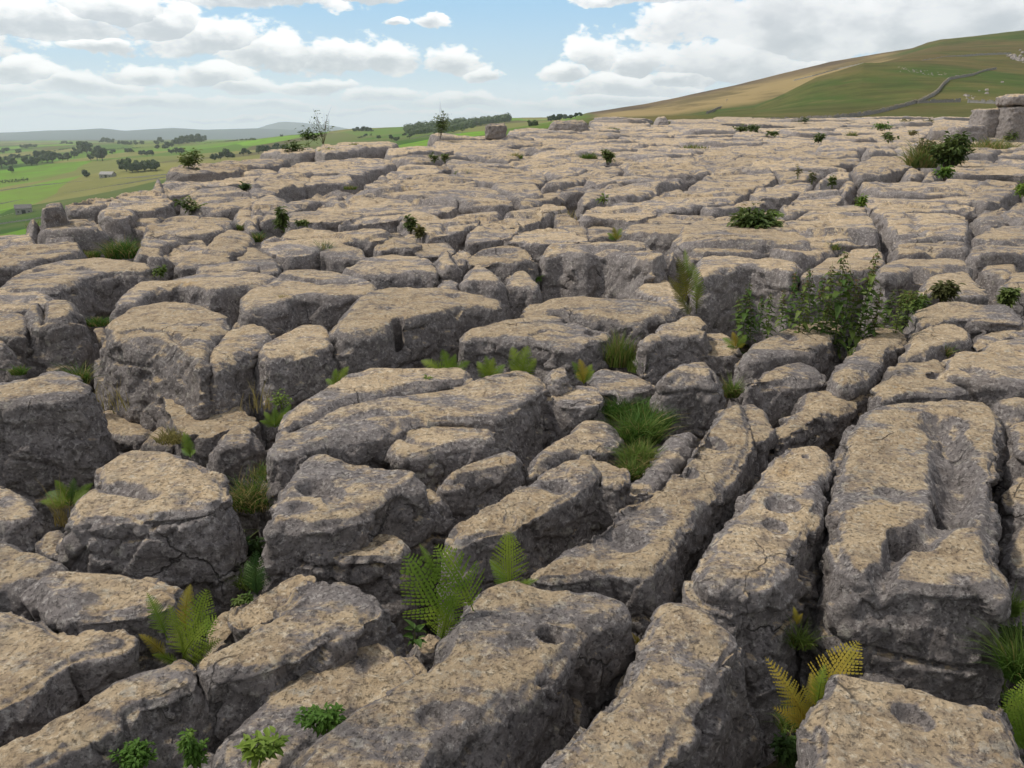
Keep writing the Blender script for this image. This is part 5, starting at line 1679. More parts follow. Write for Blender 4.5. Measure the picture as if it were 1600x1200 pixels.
LP = [
    # px, py, h, w, label, mat, leaf, n, stems, dh
    (215, 1200, 60, 80, 'leafy green herb at the bottom edge, left of the taller weed', M_HERB, .017, 700, 16, -.15),
    (310, 1210, 130, 44, 'tall leafy weed rising at the bottom edge', M_HERB, .018, 420, 7, -.15),
    (415, 1185, 55, 80, 'broad-leaved green plant on the slab at the bottom edge', M_HERB, .032, 170, 14, -.03),
    (505, 1145, 70, 90, 'leafy green plant beside the notch of the largest tan clint', M_HERB, .020, 420, 14, -.05),
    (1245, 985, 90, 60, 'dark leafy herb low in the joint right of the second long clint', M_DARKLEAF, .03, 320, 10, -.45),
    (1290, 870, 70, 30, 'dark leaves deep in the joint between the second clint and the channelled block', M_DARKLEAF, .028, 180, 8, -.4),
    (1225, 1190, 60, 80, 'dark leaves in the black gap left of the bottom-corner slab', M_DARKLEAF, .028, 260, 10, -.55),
    (1580, 1010, 50, 40, 'dark leaves at the foot of the rushy grass', M_DARKLEAF, .028, 200, 8, -.4),
    (385, 960, 50, 40, 'dark leafy herb in the hole beside the yellow-green fern clump', M_NETTLE, .024, 200, 8, -.35),
    (255, 1010, 60, 60, 'dark herb leaves under the yellow-green fern clump', M_NETTLE, .028, 240, 8, -.35),
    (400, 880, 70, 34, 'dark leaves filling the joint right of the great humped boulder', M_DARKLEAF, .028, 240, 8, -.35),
    (650, 1005, 30, 40, 'low green leaves at the foot of the tall green fern', M_NETTLE, .05, 14, 4, -.3),
    (440, 640, 36, 40, 'green sprigs beside the pale green fern', M_HERB, .022, 160, 8, -.2),
    (625, 510, 26, 10, 'dark leaves inside the slot of the great wedge-topped boulder', M_DARKLEAF, .03, 40, 3, -.1),
    (672, 600, 16, 24, 'tiny sprigs on the rim of the great long slab', M_HERB, .022, 50, 5, -.02),
    (250, 435, 24, 26, 'little dark herb before the pair of low tan ridges', M_NETTLE, .05, 130, 6, -.08),
    (300, 336, 32, 40, 'tall weeds in the hollow before the broad pale block', M_BUSH, .09, 200, 7, -.2),
    (442, 364, 38, 20, 'dark upright shrub by the long curving tan rib', M_BUSH, .09, 260, 7, -.1),
    (475, 356, 15, 22, 'low weed on the near side of the flat tan slab', M_BUSH, .07, 90, 5, -.1),
    (642, 366, 34, 12, 'narrow dark green shrub before the short tan slab', M_BUSH, .08, 220, 5, -.1),
    (656, 375, 22, 12, 'yellowish little shrub against the cleft block', M_BUSHO, .07, 140, 5, -.1),
    (384, 300, 14, 18, 'small round shrub in the joint of the upper left slabs', M_BUSH, .09, 120, 6, -.1),
    (678, 255, 18, 14, 'weedy dark tuft, left one of a pair on the skyline slabs', M_BUSH, .12, 90, 5, 0),
    (695, 255, 18, 14, 'weedy dark tuft, right one of a pair on the skyline slabs', M_BUSH, .12, 90, 5, 0),
    (950, 258, 28, 16, 'narrow dark shrub standing on the far pavement', M_BUSH, .14, 260, 6, 0),
    (942, 320, 16, 14, 'little dark sprig on the banded slab', M_NETTLE, .09, 50, 4, 0),
    (1178, 370, 44, 84, 'leafy green shrub spreading over the wide tan slabs', M_BUSH, .11, 900, 26, -.05),
    (1208, 348, 16, 22, 'green shoots at the far side of the leafy green shrub', M_HERB, .09, 110, 6, 0),
    (1160, 208, 13, 28, 'low green bush on the far pavement, left one of three', M_BUSH, .25, 150, 8, 0),
    (1180, 209, 13, 26, 'low green bush on the far pavement, middle one of three', M_BUSH, .25, 150, 8, 0),
    (1206, 214, 10, 22, 'low dark bush on the far pavement, right one of three', M_BUSH, .22, 110, 7, 0),
    (1258, 193, 8, 24, 'dark bush on the far pavement under the drystone wall', M_BUSH, .28, 110, 7, 0),
    (1278, 226, 16, 18, 'dark green bush at the middle of the far right pavement', M_BUSH, .2, 130, 7, 0),
    (1378, 205, 12, 38, 'spreading green bush on the far right pavement', M_HERB, .25, 220, 12, 0),
    (1415, 194, 8, 24, 'dull bush beyond the spreading green one', M_BUSHO, .28, 90, 7, 0),
    (1450, 194, 10, 16, 'small dull bush near the foot of the moor', M_BUSHO, .28, 80, 6, 0),
    (1388, 222, 14, 28, 'dark low bush above the head of the deep joint', M_BUSH, .2, 150, 8, 0),
    (1425, 212, 9, 18, 'dull brown bush beyond the big one', M_BUSHO, .2, 80, 6, 0),
    (1482, 268, 58, 62, 'big dense dark green bush on the right of the pavement', M_BUSH, .16, 1500, 34, 0),
    (1445, 255, 36, 40, 'olive bush merged with the left side of the big one', M_BUSHO, .14, 500, 18, 0),
    (1475, 282, 24, 30, 'bright green growth at the foot of the big dense bush', M_HERB, .10, 300, 12, 0),
    (1246, 280, 28, 6, 'dark seed spike standing on the pavement left of the tan dome', M_BUSHO, .08, 60, 2, 0),
    (1300, 295, 20, 16, 'dark weed in the cleft of the tan dome', M_BUSH, .09, 110, 6, 0),
    (1345, 330, 30, 12, 'green weeds growing in the first deep joint', M_HERB, .09, 120, 5, -.1),
    (1268, 290, 26, 12, 'dull weed left of the tan dome', M_BUSHO, .08, 60, 4, 0),
    (1470, 475, 42, 42, 'reddish-green bush at the end of the slab column', M_BUSHO, .075, 320, 12, -.1),
    (1425, 490, 40, 34, 'dark leafy growth under the reddish-green bush', M_NETTLE, .07, 260, 10, -.2),
    (1568, 485, 44, 30, 'small dark bush before the slabs on the right edge', M_BUSH, .07, 260, 9, -.15),
    (1540, 215, 12, 40, 'olive scrub at the foot of the square standing crag', M_BUSHO, .2, 160, 8, 0),
    (1580, 222, 14, 40, 'dark scrub at the foot of the rough standing crag', M_BUSH, .2, 200, 8, 0),
    (1205, 365, 14, 12, 'tiny bright sprig right of the leafy green shrub', M_HERB, .08, 50, 4, 0),
    (1595, 310, 30, 22, 'green weeds at the right edge under the thick overhanging slab', M_HERB, .09, 160, 6, 0),
    (840, 440, 10, 16, 'little green sprig in the dark pit left of the twin-step boulder', M_HERB, .05, 50, 4, -.25),
]
for (x, y, h, w, lab, mt, lf, n, st, dh) in LP:
    nm = 'shrub' if ('shrub' in lab or 'bush' in lab or 'scrub' in lab) else 'leafy_plant'
    leafy(x, y, h, w, lab, mt, lf, n, dh, nm, 'shrub' if nm == 'shrub' else 'plant', 'shrubs on the pavement' if nm == 'shrub' else 'leafy plants in the grikes', stems=st)
# ================================================================ what lies in the bottoms of the grikes
def ground_cover():
    rng = random.Random(5)
    q = []
    xs, ys = [], []
    for i in range(26000):
        Y = 1.2 + 11 * rng.random() ** 1.3
        xs.append(rng.uniform(-.78, .78) * (Y + .3))
        ys.append(Y)
    X, Y = np.array(xs), np.array(ys)
    p3 = np.stack([X, Y, np.zeros_like(X)], 1)
    keep = fbm(p3 / 0.8, 3, 301) > 0.10
    X, Y, p3 = X[keep], Y[keep], p3[keep]
    z, _, _ = terrain(X, Y)
    z = z + fbm(p3 / 0.5, 3, 3) * 0.10
    for x, y, zz in zip(X, Y, z):
        a = rng.uniform(0, 6.28)
        c = np.array([x, y, zz - .01])
        if rng.random() < .6:
            d = nrm(np.array([math.cos(a) * .6, math.sin(a) * .6, 1]))
            L = rng.uniform(.10, .34)
            s = nrm(np.cross(d, [rng.uniform(-1, 1), rng.uniform(-1, 1), .1])) * (.0014 + .0005 * y)
            m = c + d * L * .6
            t = c + d * L + np.array([math.cos(a), math.sin(a), -.4]) * L * .3
            q.append([c - s, c + s, m + s * .7, m - s * .7])
            q.append([m - s * .7, m + s * .7, t, t - s * .1])
        else:
            for k in range(3):
                a2 = a + k * 2.1
                b = c + np.array([0, 0, rng.uniform(.03, .2)])
                q += leaf_quads(b, np.array([math.cos(a2), math.sin(a2), .3]), np.array([0, 0, 1.0]), rng.uniform(.03, .07), rng.uniform(.015, .03), .2)
    o = quad_mesh('undergrowth', q, M_NETTLE)
    tag(o, 'short grass, moss and small leaves growing in the bottoms of the cracks', 'undergrowth', kind='stuff')


def rubble():
    rng = random.Random(8)
    verts, faces = [], []
    bm = bmesh.new()
    bmesh.ops.create_icosphere(bm, subdivisions=3, radius=1.0)
    base = np.array([v.co[:] for v in bm.verts])
    fc = [[v.index for v in f.verts] for f in bm.faces]
    bm.free()
    V, Fc = [], []
    n0 = 0
    for i in range(420):
        Y = 1.4 + 12 * rng.random() ** 1.2
        X = rng.uniform(-.75, .75) * (Y + .3)
        r = rng.uniform(.04, .15)
        z = tz_at(X, Y)
        f, e = facets(base * 1.1 + rng.uniform(0, 50), i)
        co = base * (1 + f[:, None] * .45 + fbm(base * 1.6 + i, 2, i)[:, None] * .2) * r * np.array([1, rng.uniform(.6, 1), rng.uniform(.45, .8)])
        a = rng.uniform(0, 6.28)
        ca, sa = math.cos(a), math.sin(a)
        co = np.stack([co[:, 0] * ca - co[:, 1] * sa, co[:, 0] * sa + co[:, 1] * ca, co[:, 2]], 1)
        V.append(co + [X, Y, z + r * .3])
        Fc += [[n0 + j for j in ff] for ff in fc]
        n0 += len(co)
    me = mesh_from('rubble', np.concatenate(V), Fc, True)
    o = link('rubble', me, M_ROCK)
    tag(o, 'broken limestone rubble lying in the bottoms of the cracks', 'rubble', kind='stuff')


ground_cover()
rubble()
# ================================================================ SKYLINE SAPLINGS, VALLEY TREES, WALLS, BARNS
def branch(q, p, d, L, r, depth, rng, tips, spread=.55):
    pts = [p]
    n = 4
    dd = d.copy()
    for i in range(n):
        dd = nrm(dd + np.array([rng.uniform(-.15, .15), rng.uniform(-.15, .15), rng.uniform(-.02, .12)]))
        pts.append(pts[-1] + dd * L / n)
    q += tube_quads(pts, [r * (1 - .5 * i / n) for i in range(n + 1)], 5)
    tips.append(pts[-1])
    if depth > 0:
        for k in range(3 if depth > 1 else 2):
            t = pts[2 + (k % 3)] if k < 2 else pts[-1]
            a = rng.uniform(0, 6.28)
            nd = nrm(dd + spread * np.array([math.cos(a), math.sin(a), .1]))
            branch(q, t, nd, L * rng.uniform(.5, .75), r * .5, depth - 1, rng, tips, spread)


def sapling(x, y, Y, h_px, label, leaves, leaf=.12, bare=0, seed=1, wide=.55, name='sapling'):
    rng = random.Random(seed)
    b = atY(x, y, Y)
    H = h_px / F * Y
    root = empty(name, tuple(b))
    tag(root, label, 'tree', 'saplings along the skyline')
    q, tips = [], []
    for k in range(3):
        a = k * 2.1 + rng.uniform(0, 1)
        branch(q, np.zeros(3), nrm(np.array([math.cos(a) * wide, math.sin(a) * .3, 1])), H * rng.uniform(.45, .6), .018 * H / 2, 2, rng, tips, wide)
    if bare:
        for k in range(bare):
            a = rng.uniform(-1, 1)
            branch(q, np.zeros(3), nrm(np.array([a * .35, 0, 1])), H * rng.uniform(.7, 1.05), .012 * H / 2, 1, rng, [], .25)
    quad_mesh('trunk', q, M_STEM, root)
    lq = []
    for i in range(leaves):
        c = tips[i % len(tips)] * rng.uniform(.55, 1.05) + np.array([rng.gauss(0, .09), rng.gauss(0, .09), rng.gauss(0, .08)]) * H
        a = rng.uniform(0, 6.28)
        L = leaf * rng.uniform(.6, 1.3)
        lq += leaf_quads(c, np.array([math.cos(a), math.sin(a), rng.uniform(-.4, .6)]), np.array([rng.uniform(-.6, .6), rng.uniform(-.6, .6), 1]), L, L * .5, .2)
    if leaves:
        quad_mesh('crown', lq, M_BUSH, root)
    return root


sapling(300, 266, 21, 34, 'leafy green sapling at the cliff edge above the long tan slab', 420, .11, 0, 3, 1.1)
sapling(482, 226, 40, 30, 'leafy green sapling left of the bare twigs on the skyline', 300, .16, 0, 5, 1.2)
sapling(505, 226, 40, 46, 'bare twiggy sapling on the skyline', 60, .16, 5, 6, .5)
sapling(462, 246, 34, 30, 'dark rounded sapling below the leafy one on the skyline', 260, .15, 0, 9, 1.0)
sapling(688, 217, 44, 40, 'upright bushy sapling with bare top twigs on the skyline', 330, .16, 3, 8, .35)


def tree_proto(k, kind):
    """three crown shapes for trees hundreds of metres away; height 1"""
    rng = random.Random(300 + k)
    root = empty('tree')
    tr = tube_quads([(0, 0, -.1), (0, 0, .15), (.02, 0, .35), (.0, .01, .6)], [.035, .03, .022, .012], 6)
    for a in range(4):
        an = a * 1.6 + k
        tr += tube_quads([(0, 0, .22 + .05 * a), (math.cos(an) * .15, math.sin(an) * .15, .42), (math.cos(an) * .25, math.sin(an) * .25, .6)], [.016, .011, .005], 5)
    quad_mesh('trunk', tr, M_STEM, root)
    q = []
    lumps = []
    for i in range(13):
        a = rng.uniform(0, 6.28)
        r = rng.uniform(0, .30 if kind else .36)
        z = rng.uniform(.32, .82)
        lumps.append((np.array([r * math.cos(a), r * math.sin(a), z - r * .25]), rng.uniform(.10, .2)))
    for i in range(1500):
        c, rr = lumps[i % len(lumps)]
        v = nrm(np.array([rng.gauss(0, 1), rng.gauss(0, 1), rng.gauss(0, 1)]))
        p = c + v * rr * rng.uniform(.6, 1.1)
        if p[2] < .14:
            continue
        L = .05 * rng.uniform(.6, 1.3)
        s = nrm(np.cross(v + np.array([rng.uniform(-.6, .6), rng.uniform(-.6, .6), .3]), [rng.uniform(-1, 1), .4, rng.uniform(-1, 1)])) * L
        t = nrm(np.cross(s, v)) * L
        q.append([p - s, p - t, p + s, p + t])
    quad_mesh('crown', q, M_TREE, root)
    return root


_tp = [tree_proto(k, k % 2) for k in range(3)]
_tfirst = [True] * 3
TREES = [  # px column, base row, height px, place
    (7, 240, 9), (20, 259, 14), (3, 262, 18), (12, 252, 8), (28, 248, 8), (19, 270, 10), (30, 240, 7), (36, 232, 7), (42, 233, 7), (48, 231, 6), (55, 231, 6), (12, 237, 6),
    (42, 258, 14), (50, 259, 15), (58, 258, 12), (66, 254, 18), (74, 254, 20), (82, 254, 16), (92, 249, 10), (98, 251, 12), (106, 251, 12), (116, 246, 10),
    (122, 243, 14), (128, 240, 18), (136, 240, 18), (142, 250, 10), (152, 250, 15), (160, 250, 18), (152, 237, 9), (157, 237, 9), (176, 241, 7), (200, 239, 8), (206, 239, 7),
    (222, 243, 8), (230, 243, 9), (238, 243, 8), (198, 268, 20), (207, 270, 21), (216, 270, 15), (226, 268, 16), (236, 267, 19), (244, 267, 14), (135, 278, 12), (18, 246, 6),
    (97, 226, 5), (104, 226, 6), (111, 226, 5), (160, 224, 8), (167, 224, 9), (174, 224, 8), (186, 226, 6), (194, 227, 7), (203, 227, 7), (212, 227, 7), (222, 226, 6),
    (245, 226, 7), (252, 224, 9), (246, 233, 7), (258, 233, 8), (264, 231, 9), (272, 229, 11), (280, 227, 13), (288, 226, 13), (296, 225, 14), (304, 224, 14), (312, 224, 14), (319, 222, 10),
    (268, 240, 8), (276, 240, 9), (284, 240, 9), (335, 251, 12), (345, 250, 12), (356, 248, 15), (363, 247, 8), (380, 243, 11), (388, 242, 8), (402, 216, 5), (410, 215, 5), (416, 215, 5), (440, 214, 4),
    (404, 240, 12), (414, 240, 13), (424, 240, 14), (434, 240, 15), (444, 240, 14), (554, 206, 6), (560, 206, 7), (567, 206, 8), (575, 206, 8), (580, 206, 6),
    (571, 214, 5), (592, 217, 6), (612, 219, 8), (620, 221, 7), (831, 200, 13), (838, 199, 9), (861, 190, 9), (868, 190, 12), (875, 189, 10), (883, 187, 8), (891, 186, 7), (899, 184, 7), (907, 182, 6), (632, 213, 6), (640, 216, 7)]


def ground_at(px, py, ymin=195.0, ymax=7000.0):
    """first place along the sight line where it meets the terrain"""
    d = pdir(px, py)
    t = np.exp(np.linspace(math.log(ymin), math.log(ymax), 900))
    X, Y = d[0] / d[1] * t, t
    Z = HCAM + d[2] / d[1] * t
    g, _, _ = terrain(X, Y)
    below = np.nonzero(Z <= g)[0]
    k = below[0] if len(below) else len(t) // 2
    return np.array([X[k], Y[k], g[k]])


def rank_x(items, it):
    return _ord[min(len(_ord) - 1, sorted(items).index(it))]


def tree_zone(x, y):
    if y > 262:
        return 'in the valley above the barn' if x > 190 else 'on the lower slope of the valley'
    if x < 90 and y > 244:
        return 'in the long valley belt'
    if x < 90:
        return 'far out in the valley at the left'
    if x < 170 and y > 236:
        return 'in the large clump in mid valley'
    if y < 229 and x < 240:
        return 'on the pale rise under the far hills'
    if x < 330 and y < 235:
        return 'in the dark copse on the rise'
    if x < 330:
        return 'in the hollow beyond the mid valley'
    if x < 396:
        return 'just beyond the cliff edge'
    if y > 225 and x < 460:
        return 'in the row beneath the skyline saplings'
    if x < 460:
        return 'on the distant green ridge'
    if x < 600:
        return 'in the small copse on the green ridge'
    if x < 700:
        return 'by the field below the wood'
    if x < 850:
        return 'in the field left of the moor'
    return 'in the row where the moor begins'


zones = {}
for i, (x, y, h) in enumerate(TREES):
    zones.setdefault(tree_zone(x, y), []).append((x, y))
for i, (x, y, h) in enumerate(TREES):
    k = i % 3
    if _tfirst[k]:
        o = _tp[k]
        _tfirst[k] = False
    else:
        o = copy_tree(_tp[k])
    g = ground_at(x, y)
    H = h / F * g[1] * 1.15
    o.location = (g[0], g[1], g[2] - .03 * H)
    o.rotation_euler = (0, 0, i * 2.3)
    sx = 1.25 if h < 10 else 1.05
    o.scale = (H * sx, H * sx, H)
    zn = tree_zone(x, y)
    if len(zones[zn]) == 1:
        lab = 'lone dark tree ' + zn
    else:
        lab = 'dark tree %s, %s from left' % (zn, rank_x(zones[zn], (x, y)))
    tag(o, lab, 'tree', 'trees of the valley')


def wood():
    rng = random.Random(77)
    q = []
    for i in range(170):
        x = rng.uniform(636, 795)
        yb = np.interp(x, [636, 680, 720, 760, 795], [213, 212, 206, 198, 191]) + rng.uniform(-3, 1)
        yt = np.interp(x, [636, 680, 720, 760, 795], [200, 195, 191, 188, 184])
        y = rng.uniform(min(yt + 4, yb), yb)
        g = ground_at(x, y)
        r = rng.uniform(4.2, 6.2) / F * g[1]
        c = g + np.array([0, 0, r * .9])
        for j in range(70):
            v = nrm(np.array([rng.gauss(0, 1), rng.gauss(0, 1), rng.gauss(0, .9)]))
            p = c + v * r * rng.uniform(.7, 1.1) * np.array([1, 1, .95])
            L = r * .22 * rng.uniform(.7, 1.4)
            s = nrm(np.cross(v, [rng.uniform(-1, 1), .4, rng.uniform(-1, 1)])) * L
            t = nrm(np.cross(s, v + np.array([rng.uniform(-.4, .4), 0, .3]))) * L
            q.append([p - s, p - t, p + s, p + t])
    o = quad_mesh('woodland', q, M_TREE)
    tag(o, 'dark wood covering the slope of the green ridge', 'wood', kind='stuff')


wood()


def hedge(pts, h, label, seed):
    rng = random.Random(seed)
    q = []
    g = [ground_at(x, y) for x, y in pts]
    for i in range(len(g) - 1):
        L = np.linalg.norm(g[i + 1] - g[i])
        n = int(L / 2.2)
        for k in range(n):
            p = g[i] + (g[i + 1] - g[i]) * k / n
            if fbm(np.array([[p[0], p[1], 0]]) / 40.0, 2, seed)[0] < -.25:
                continue
            z = tz_at(p[0], p[1])
            hh = h * rng.uniform(.6, 1.3)
            for j in range(7):
                c = np.array([p[0] + rng.gauss(0, .9), p[1] + rng.gauss(0, .9), z + rng.uniform(0, hh)])
                v = nrm(np.array([rng.gauss(0, 1), rng.gauss(0, 1), rng.gauss(0, 1)]))
                s = nrm(np.cross(v, [.3, .5, 1])) * .8
                t = nrm(np.cross(s, v)) * .8
                q.append([c - s, c - t, c + s, c + t])
    o = quad_mesh('hedge', q, M_TREE)
    tag(o, label, 'hedge', 'hedges of the valley')


hedge([(40, 245), (75, 238), (110, 233)], 3, 'dark hedge slanting up toward the large clump in mid valley', 1)
hedge([(165, 236), (195, 233), (235, 231)], 3, 'dark hedge right of the large clump in mid valley', 2)
hedge([(320, 226), (360, 222), (400, 219)], 4, 'dark hedge running from the copse toward the green ridge', 3)
hedge([(0, 286), (20, 284), (45, 282)], 3, 'short dark hedge on the shaded slope at the left edge', 4)
hedge([(560, 217), (575, 213), (592, 208)], 3, 'hedge climbing the green ridge by the small copse', 5)

# ---------------------------------------------------------------- drystone walls
_t = (TAN_A, TAN_B, TAN_C, GREY_A, GREY_B, GREY_C)
GREY_A, GREY_B, GREY_C = (0.27, 0.26, 0.24), (0.40, 0.385, 0.355), (0.5, 0.48, 0.45)
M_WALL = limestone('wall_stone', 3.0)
TAN_A, TAN_B, TAN_C, GREY_A, GREY_B, GREY_C = _t


def wall(pts, h, label, th=.5, name='drystone_wall', n_per=1.0, Ys=None):
    """pts: image points of the wall's foot; follows the terrain"""
    h = h * .5
    g = []
    for i, (x, y) in enumerate(pts):
        g.append(ground_at(x, y) if Ys is None else None)
        if Ys is not None:
            d = atY(x, y, Ys[i])
            z = tz_at(d[0], Ys[i])
            g[-1] = np.array([d[0], Ys[i], z])
    P = []
    for i in range(len(g) - 1):
        L = np.linalg.norm(g[i + 1] - g[i])
        n = max(2, int(L / (h * .55 * n_per)))
        for k in range(n):
            p = g[i] + (g[i + 1] - g[i]) * k / n
            P.append(p)
    P.append(g[-1])
    rng = random.Random(len(P))
    P = np.array(P)
    zz, _, _ = terrain(P[:, 0], P[:, 1])
    P[:, 2] = zz
    q = []
    for i in range(len(P) - 1):
        a, b = P[i], P[i + 1]
        t = nrm(b - a)
        s = nrm(np.array([t[1], -t[0], 0])) * th * .5
        hh = h * rng.uniform(.6, 1.2)
        jit = s * rng.uniform(-.25, .25)
        a0, b0 = a - [0, 0, .3 * h] + jit, b - [0, 0, .3 * h] + jit
        ta, tb = a + [0, 0, hh] + jit, b + [0, 0, hh * rng.uniform(.9, 1.05)] + jit
        q += [[a0 - s, b0 - s, tb - s * .6, ta - s * .6], [b0 + s, a0 + s, ta + s * .6, tb + s * .6], [ta - s * .6, tb - s * .6, tb + s * .6, ta + s * .6],
              [a0 + s, a0 - s, ta - s * .6, ta + s * .6], [b0 - s, b0 + s, tb + s * .6, tb - s * .6]]
        # coping stones
        for k in range(2):
            c = a + (b - a) * ((k + .5) / 2) + [0, 0, hh] + jit
            e = t * h * .12 * rng.uniform(.6, 1.3)
            w = s * rng.uniform(.5, .9)
            u = np.array([0, 0, h * rng.uniform(.08, .22)])
            q += [[c - e - w, c + e - w, c + e - w + u, c - e - w + u], [c - e - w + u, c + e - w + u, c + e + w + u, c - e + w + u], [c + e + w, c - e + w, c - e + w + u, c + e + w + u]]
    o = quad_mesh(name, q, M_WALL)
    tag(o, label, 'wall', 'drystone walls')
    return o


wall([(1176, 178.5), (1230, 179), (1270, 179), (1300, 178)], 1.5, 'drystone wall along the foot of the moor, tumbled end at the left', Ys=[170, 172, 174, 175])
wall([(1302, 178), (1335, 175.5), (1370, 171.5), (1400, 168), (1432, 164)], 1.6, 'drystone wall rising at the foot of the moor to meet the hillside wall', Ys=[176, 180, 185, 192, 200])
wall([(1433, 164), (1475, 162), (1500, 160)], 1.5, 'drystone wall right of the junction with the hillside wall', Ys=[200, 201, 201])
wall([(1512, 160), (1545, 161), (1580, 162)], 1.5, 'drystone wall running behind the standing crags', Ys=[198, 194, 190])
wall([(1434, 163), (1446, 156), (1458, 150), (1466, 143), (1474, 133), (1482, 126)], 1.7, 'drystone wall climbing the hillside from the junction', th=.45)
wall([(1483, 125), (1500, 122), (1520, 119), (1535, 113), (1556, 109)], 1.5, 'drystone wall crossing the upper hillside towards the right', th=.45)
wall([(1104, 183), (1113, 178), (1121, 172), (1130, 165), (1136, 159)], 1.4, 'short drystone wall on the green hump at the left foot of the moor', th=.5, Ys=[300, 380, 460, 540, 610])
wall([(0, 319), (60, 308), (120, 300), (200, 287), (260, 277)], 1.3, 'long field wall crossing the lower valley', n_per=3)
wall([(0, 340), (40, 330), (75, 322), (120, 310), (190, 297)], 1.3, 'field wall passing the near barn in the valley', n_per=3)
wall([(0, 298), (60, 290), (140, 283), (230, 276), (290, 270)], 1.3, 'field wall below the far barn in the valley', n_per=3)
wall([(0, 350), (50, 343), (100, 333)], 1.3, 'lowest field wall in the valley at the left edge', n_per=3)
wall([(640, 218), (660, 214), (690, 209), (720, 209)], 2.0, 'field wall on the green ridge below the wood', n_per=3)


wall([(1240, 126), (1270, 119), (1310, 108), (1350, 99)], 1.2, 'faint drystone wall along the crest of the moor shoulder', th=.3, n_per=2)
wall([(1440, 96), (1480, 90), (1530, 86), (1580, 84)], 1.3, 'faint drystone wall high on the moor above the scree band', th=.3, n_per=2)


# scree and outcrops on the hillside
def outcrop(pts, label, n, r):
    rng = random.Random(n)
    q = []
    for i in range(n):
        t = rng.random() * (len(pts) - 1)
        k = int(t)
        a, b = np.array(pts[k]), np.array(pts[min(k + 1, len(pts) - 1)])
        p = a + (b - a) * (t - k) + np.array([rng.gauss(0, 3), rng.gauss(0, 1.8)])
        g = ground_at(p[0], p[1])
        rr = r * rng.uniform(.4, 1.3)
        ring = [g + np.array([math.cos(u) * rr * rng.uniform(.7, 1.3), math.sin(u) * rr, -.2]) for u in np.linspace(0, 2 * math.pi, 7)[:-1]]
        top = [v * .0 + g + (v - g) * .62 + np.array([0, 0, rr * rng.uniform(.5, .9)]) for v in ring]
        for j in range(6):
            m = (j + 1) % 6
            q.append([ring[j], ring[m], top[m], top[j]])
        q += [[top[0], top[1], top[2], top[3]], [top[0], top[3], top[4], top[5]]]
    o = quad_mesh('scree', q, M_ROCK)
    tag(o, label, 'rocks', kind='stuff')


outcrop([(1405, 107), (1430, 112), (1470, 117), (1500, 116), (1540, 113)], 'band of pale limestone scree across the hillside', 110, .38)
outcrop([(1575, 85), (1590, 92), (1605, 98), (1600, 80)], 'pale limestone outcrop high at the right edge of the hillside', 60, .9)
0 and outcrop([(1375, 118), (1383, 124)], 'pale loose stones on the hillside left of the scree band', 14, .6)
0 and outcrop([(1190, 150), (1215, 141), (1228, 138), (1300, 128), (1380, 132), (1400, 128)], 'scattered pale stones on the moor shoulder', 22, .5)
outcrop([(1505, 152), (1520, 153), (1570, 130), (1600, 128)], 'scattered boulders above the wall at the right', 14, .6)

# ---------------------------------------------------------------- barns
M_SLATE, _N, _b, _o = mat_new('stone_slates')
_geo = _N.new('ShaderNodeNewGeometry')
_N.l.new(_N.mix(_N.ramp(_N.noise(_geo.outputs['Position'], 1.5, 5, .6), .35, .65), (0.09, .085, .08), (.16, .15, .14)), _b.inputs['Base Color'])
M_DARK, _N, _b, _o = mat_new('dark_opening')
_b.inputs['Base Color'].default_value = (.02, .02, .02, 1)


def barn(px, py, L, W, H, rz, label):
    g = ground_at(px, py)
    root = empty('barn', tuple(g), rz)
    tag(root, label, 'barn', 'stone barns in the valley')
    a, b, z, r = L / 2, W / 2, H, H + W * .38
    quad_mesh('wall', [[(-a, -b, -1), (a, -b, -1), (a, -b, z), (-a, -b, z)], [(a, b, -1), (-a, b, -1), (-a, b, z), (a, b, z)],
                       [(a, -b, -1), (a, b, -1), (a, b, z), (a, -b, z)], [(-a, b, -1), (-a, -b, -1), (-a, -b, z), (-a, b, z)],
                       [(a, -b, z), (a, b, z), (a, 0, r), (a, 0, r)], [(-a, b, z), (-a, -b, z), (-a, 0, r), (-a, 0, r)]], M_WALL, root)
    e = .35
    quad_mesh('roof', [[(-a - e, -b - e, z - .1), (a + e, -b - e, z - .1), (a + e, 0, r + .15), (-a - e, 0, r + .15)], [(a + e, b + e, z - .1), (-a - e, b + e, z - .1), (-a - e, 0, r + .15), (a + e, 0, r + .15)],
                       [(-a - e, -b - e, z - .3), (a + e, -b - e, z - .3), (a + e, 0, r - .05), (-a - e, 0, r - .05)], [(a + e, b + e, z - .3), (-a - e, b + e, z - .3), (-a - e, 0, r - .05), (a + e, 0, r - .05)]], M_SLATE, root)
    quad_mesh('door', [[(-1.3, -b - .03, -.5), (1.3, -b - .03, -.5), (1.3, -b - .03, 3), (-1.3, -b - .03, 3)]], M_DARK, root)
    for s in (-1, 1):
        quad_mesh('window', [[(s * L * .32 - .5, -b - .03, 1.2), (s * L * .32 + .5, -b - .03, 1.2), (s * L * .32 + .5, -b - .03, 2.2), (s * L * .32 - .5, -b - .03, 2.2)]], M_DARK, root)


barn(38, 334, 11, 7, 4.2, .5, 'grey stone barn low in the valley behind the cliff edge')
barn(169, 278, 15, 7, 3.6, -.2, 'small stone barn with a dark roof farther up the valley')

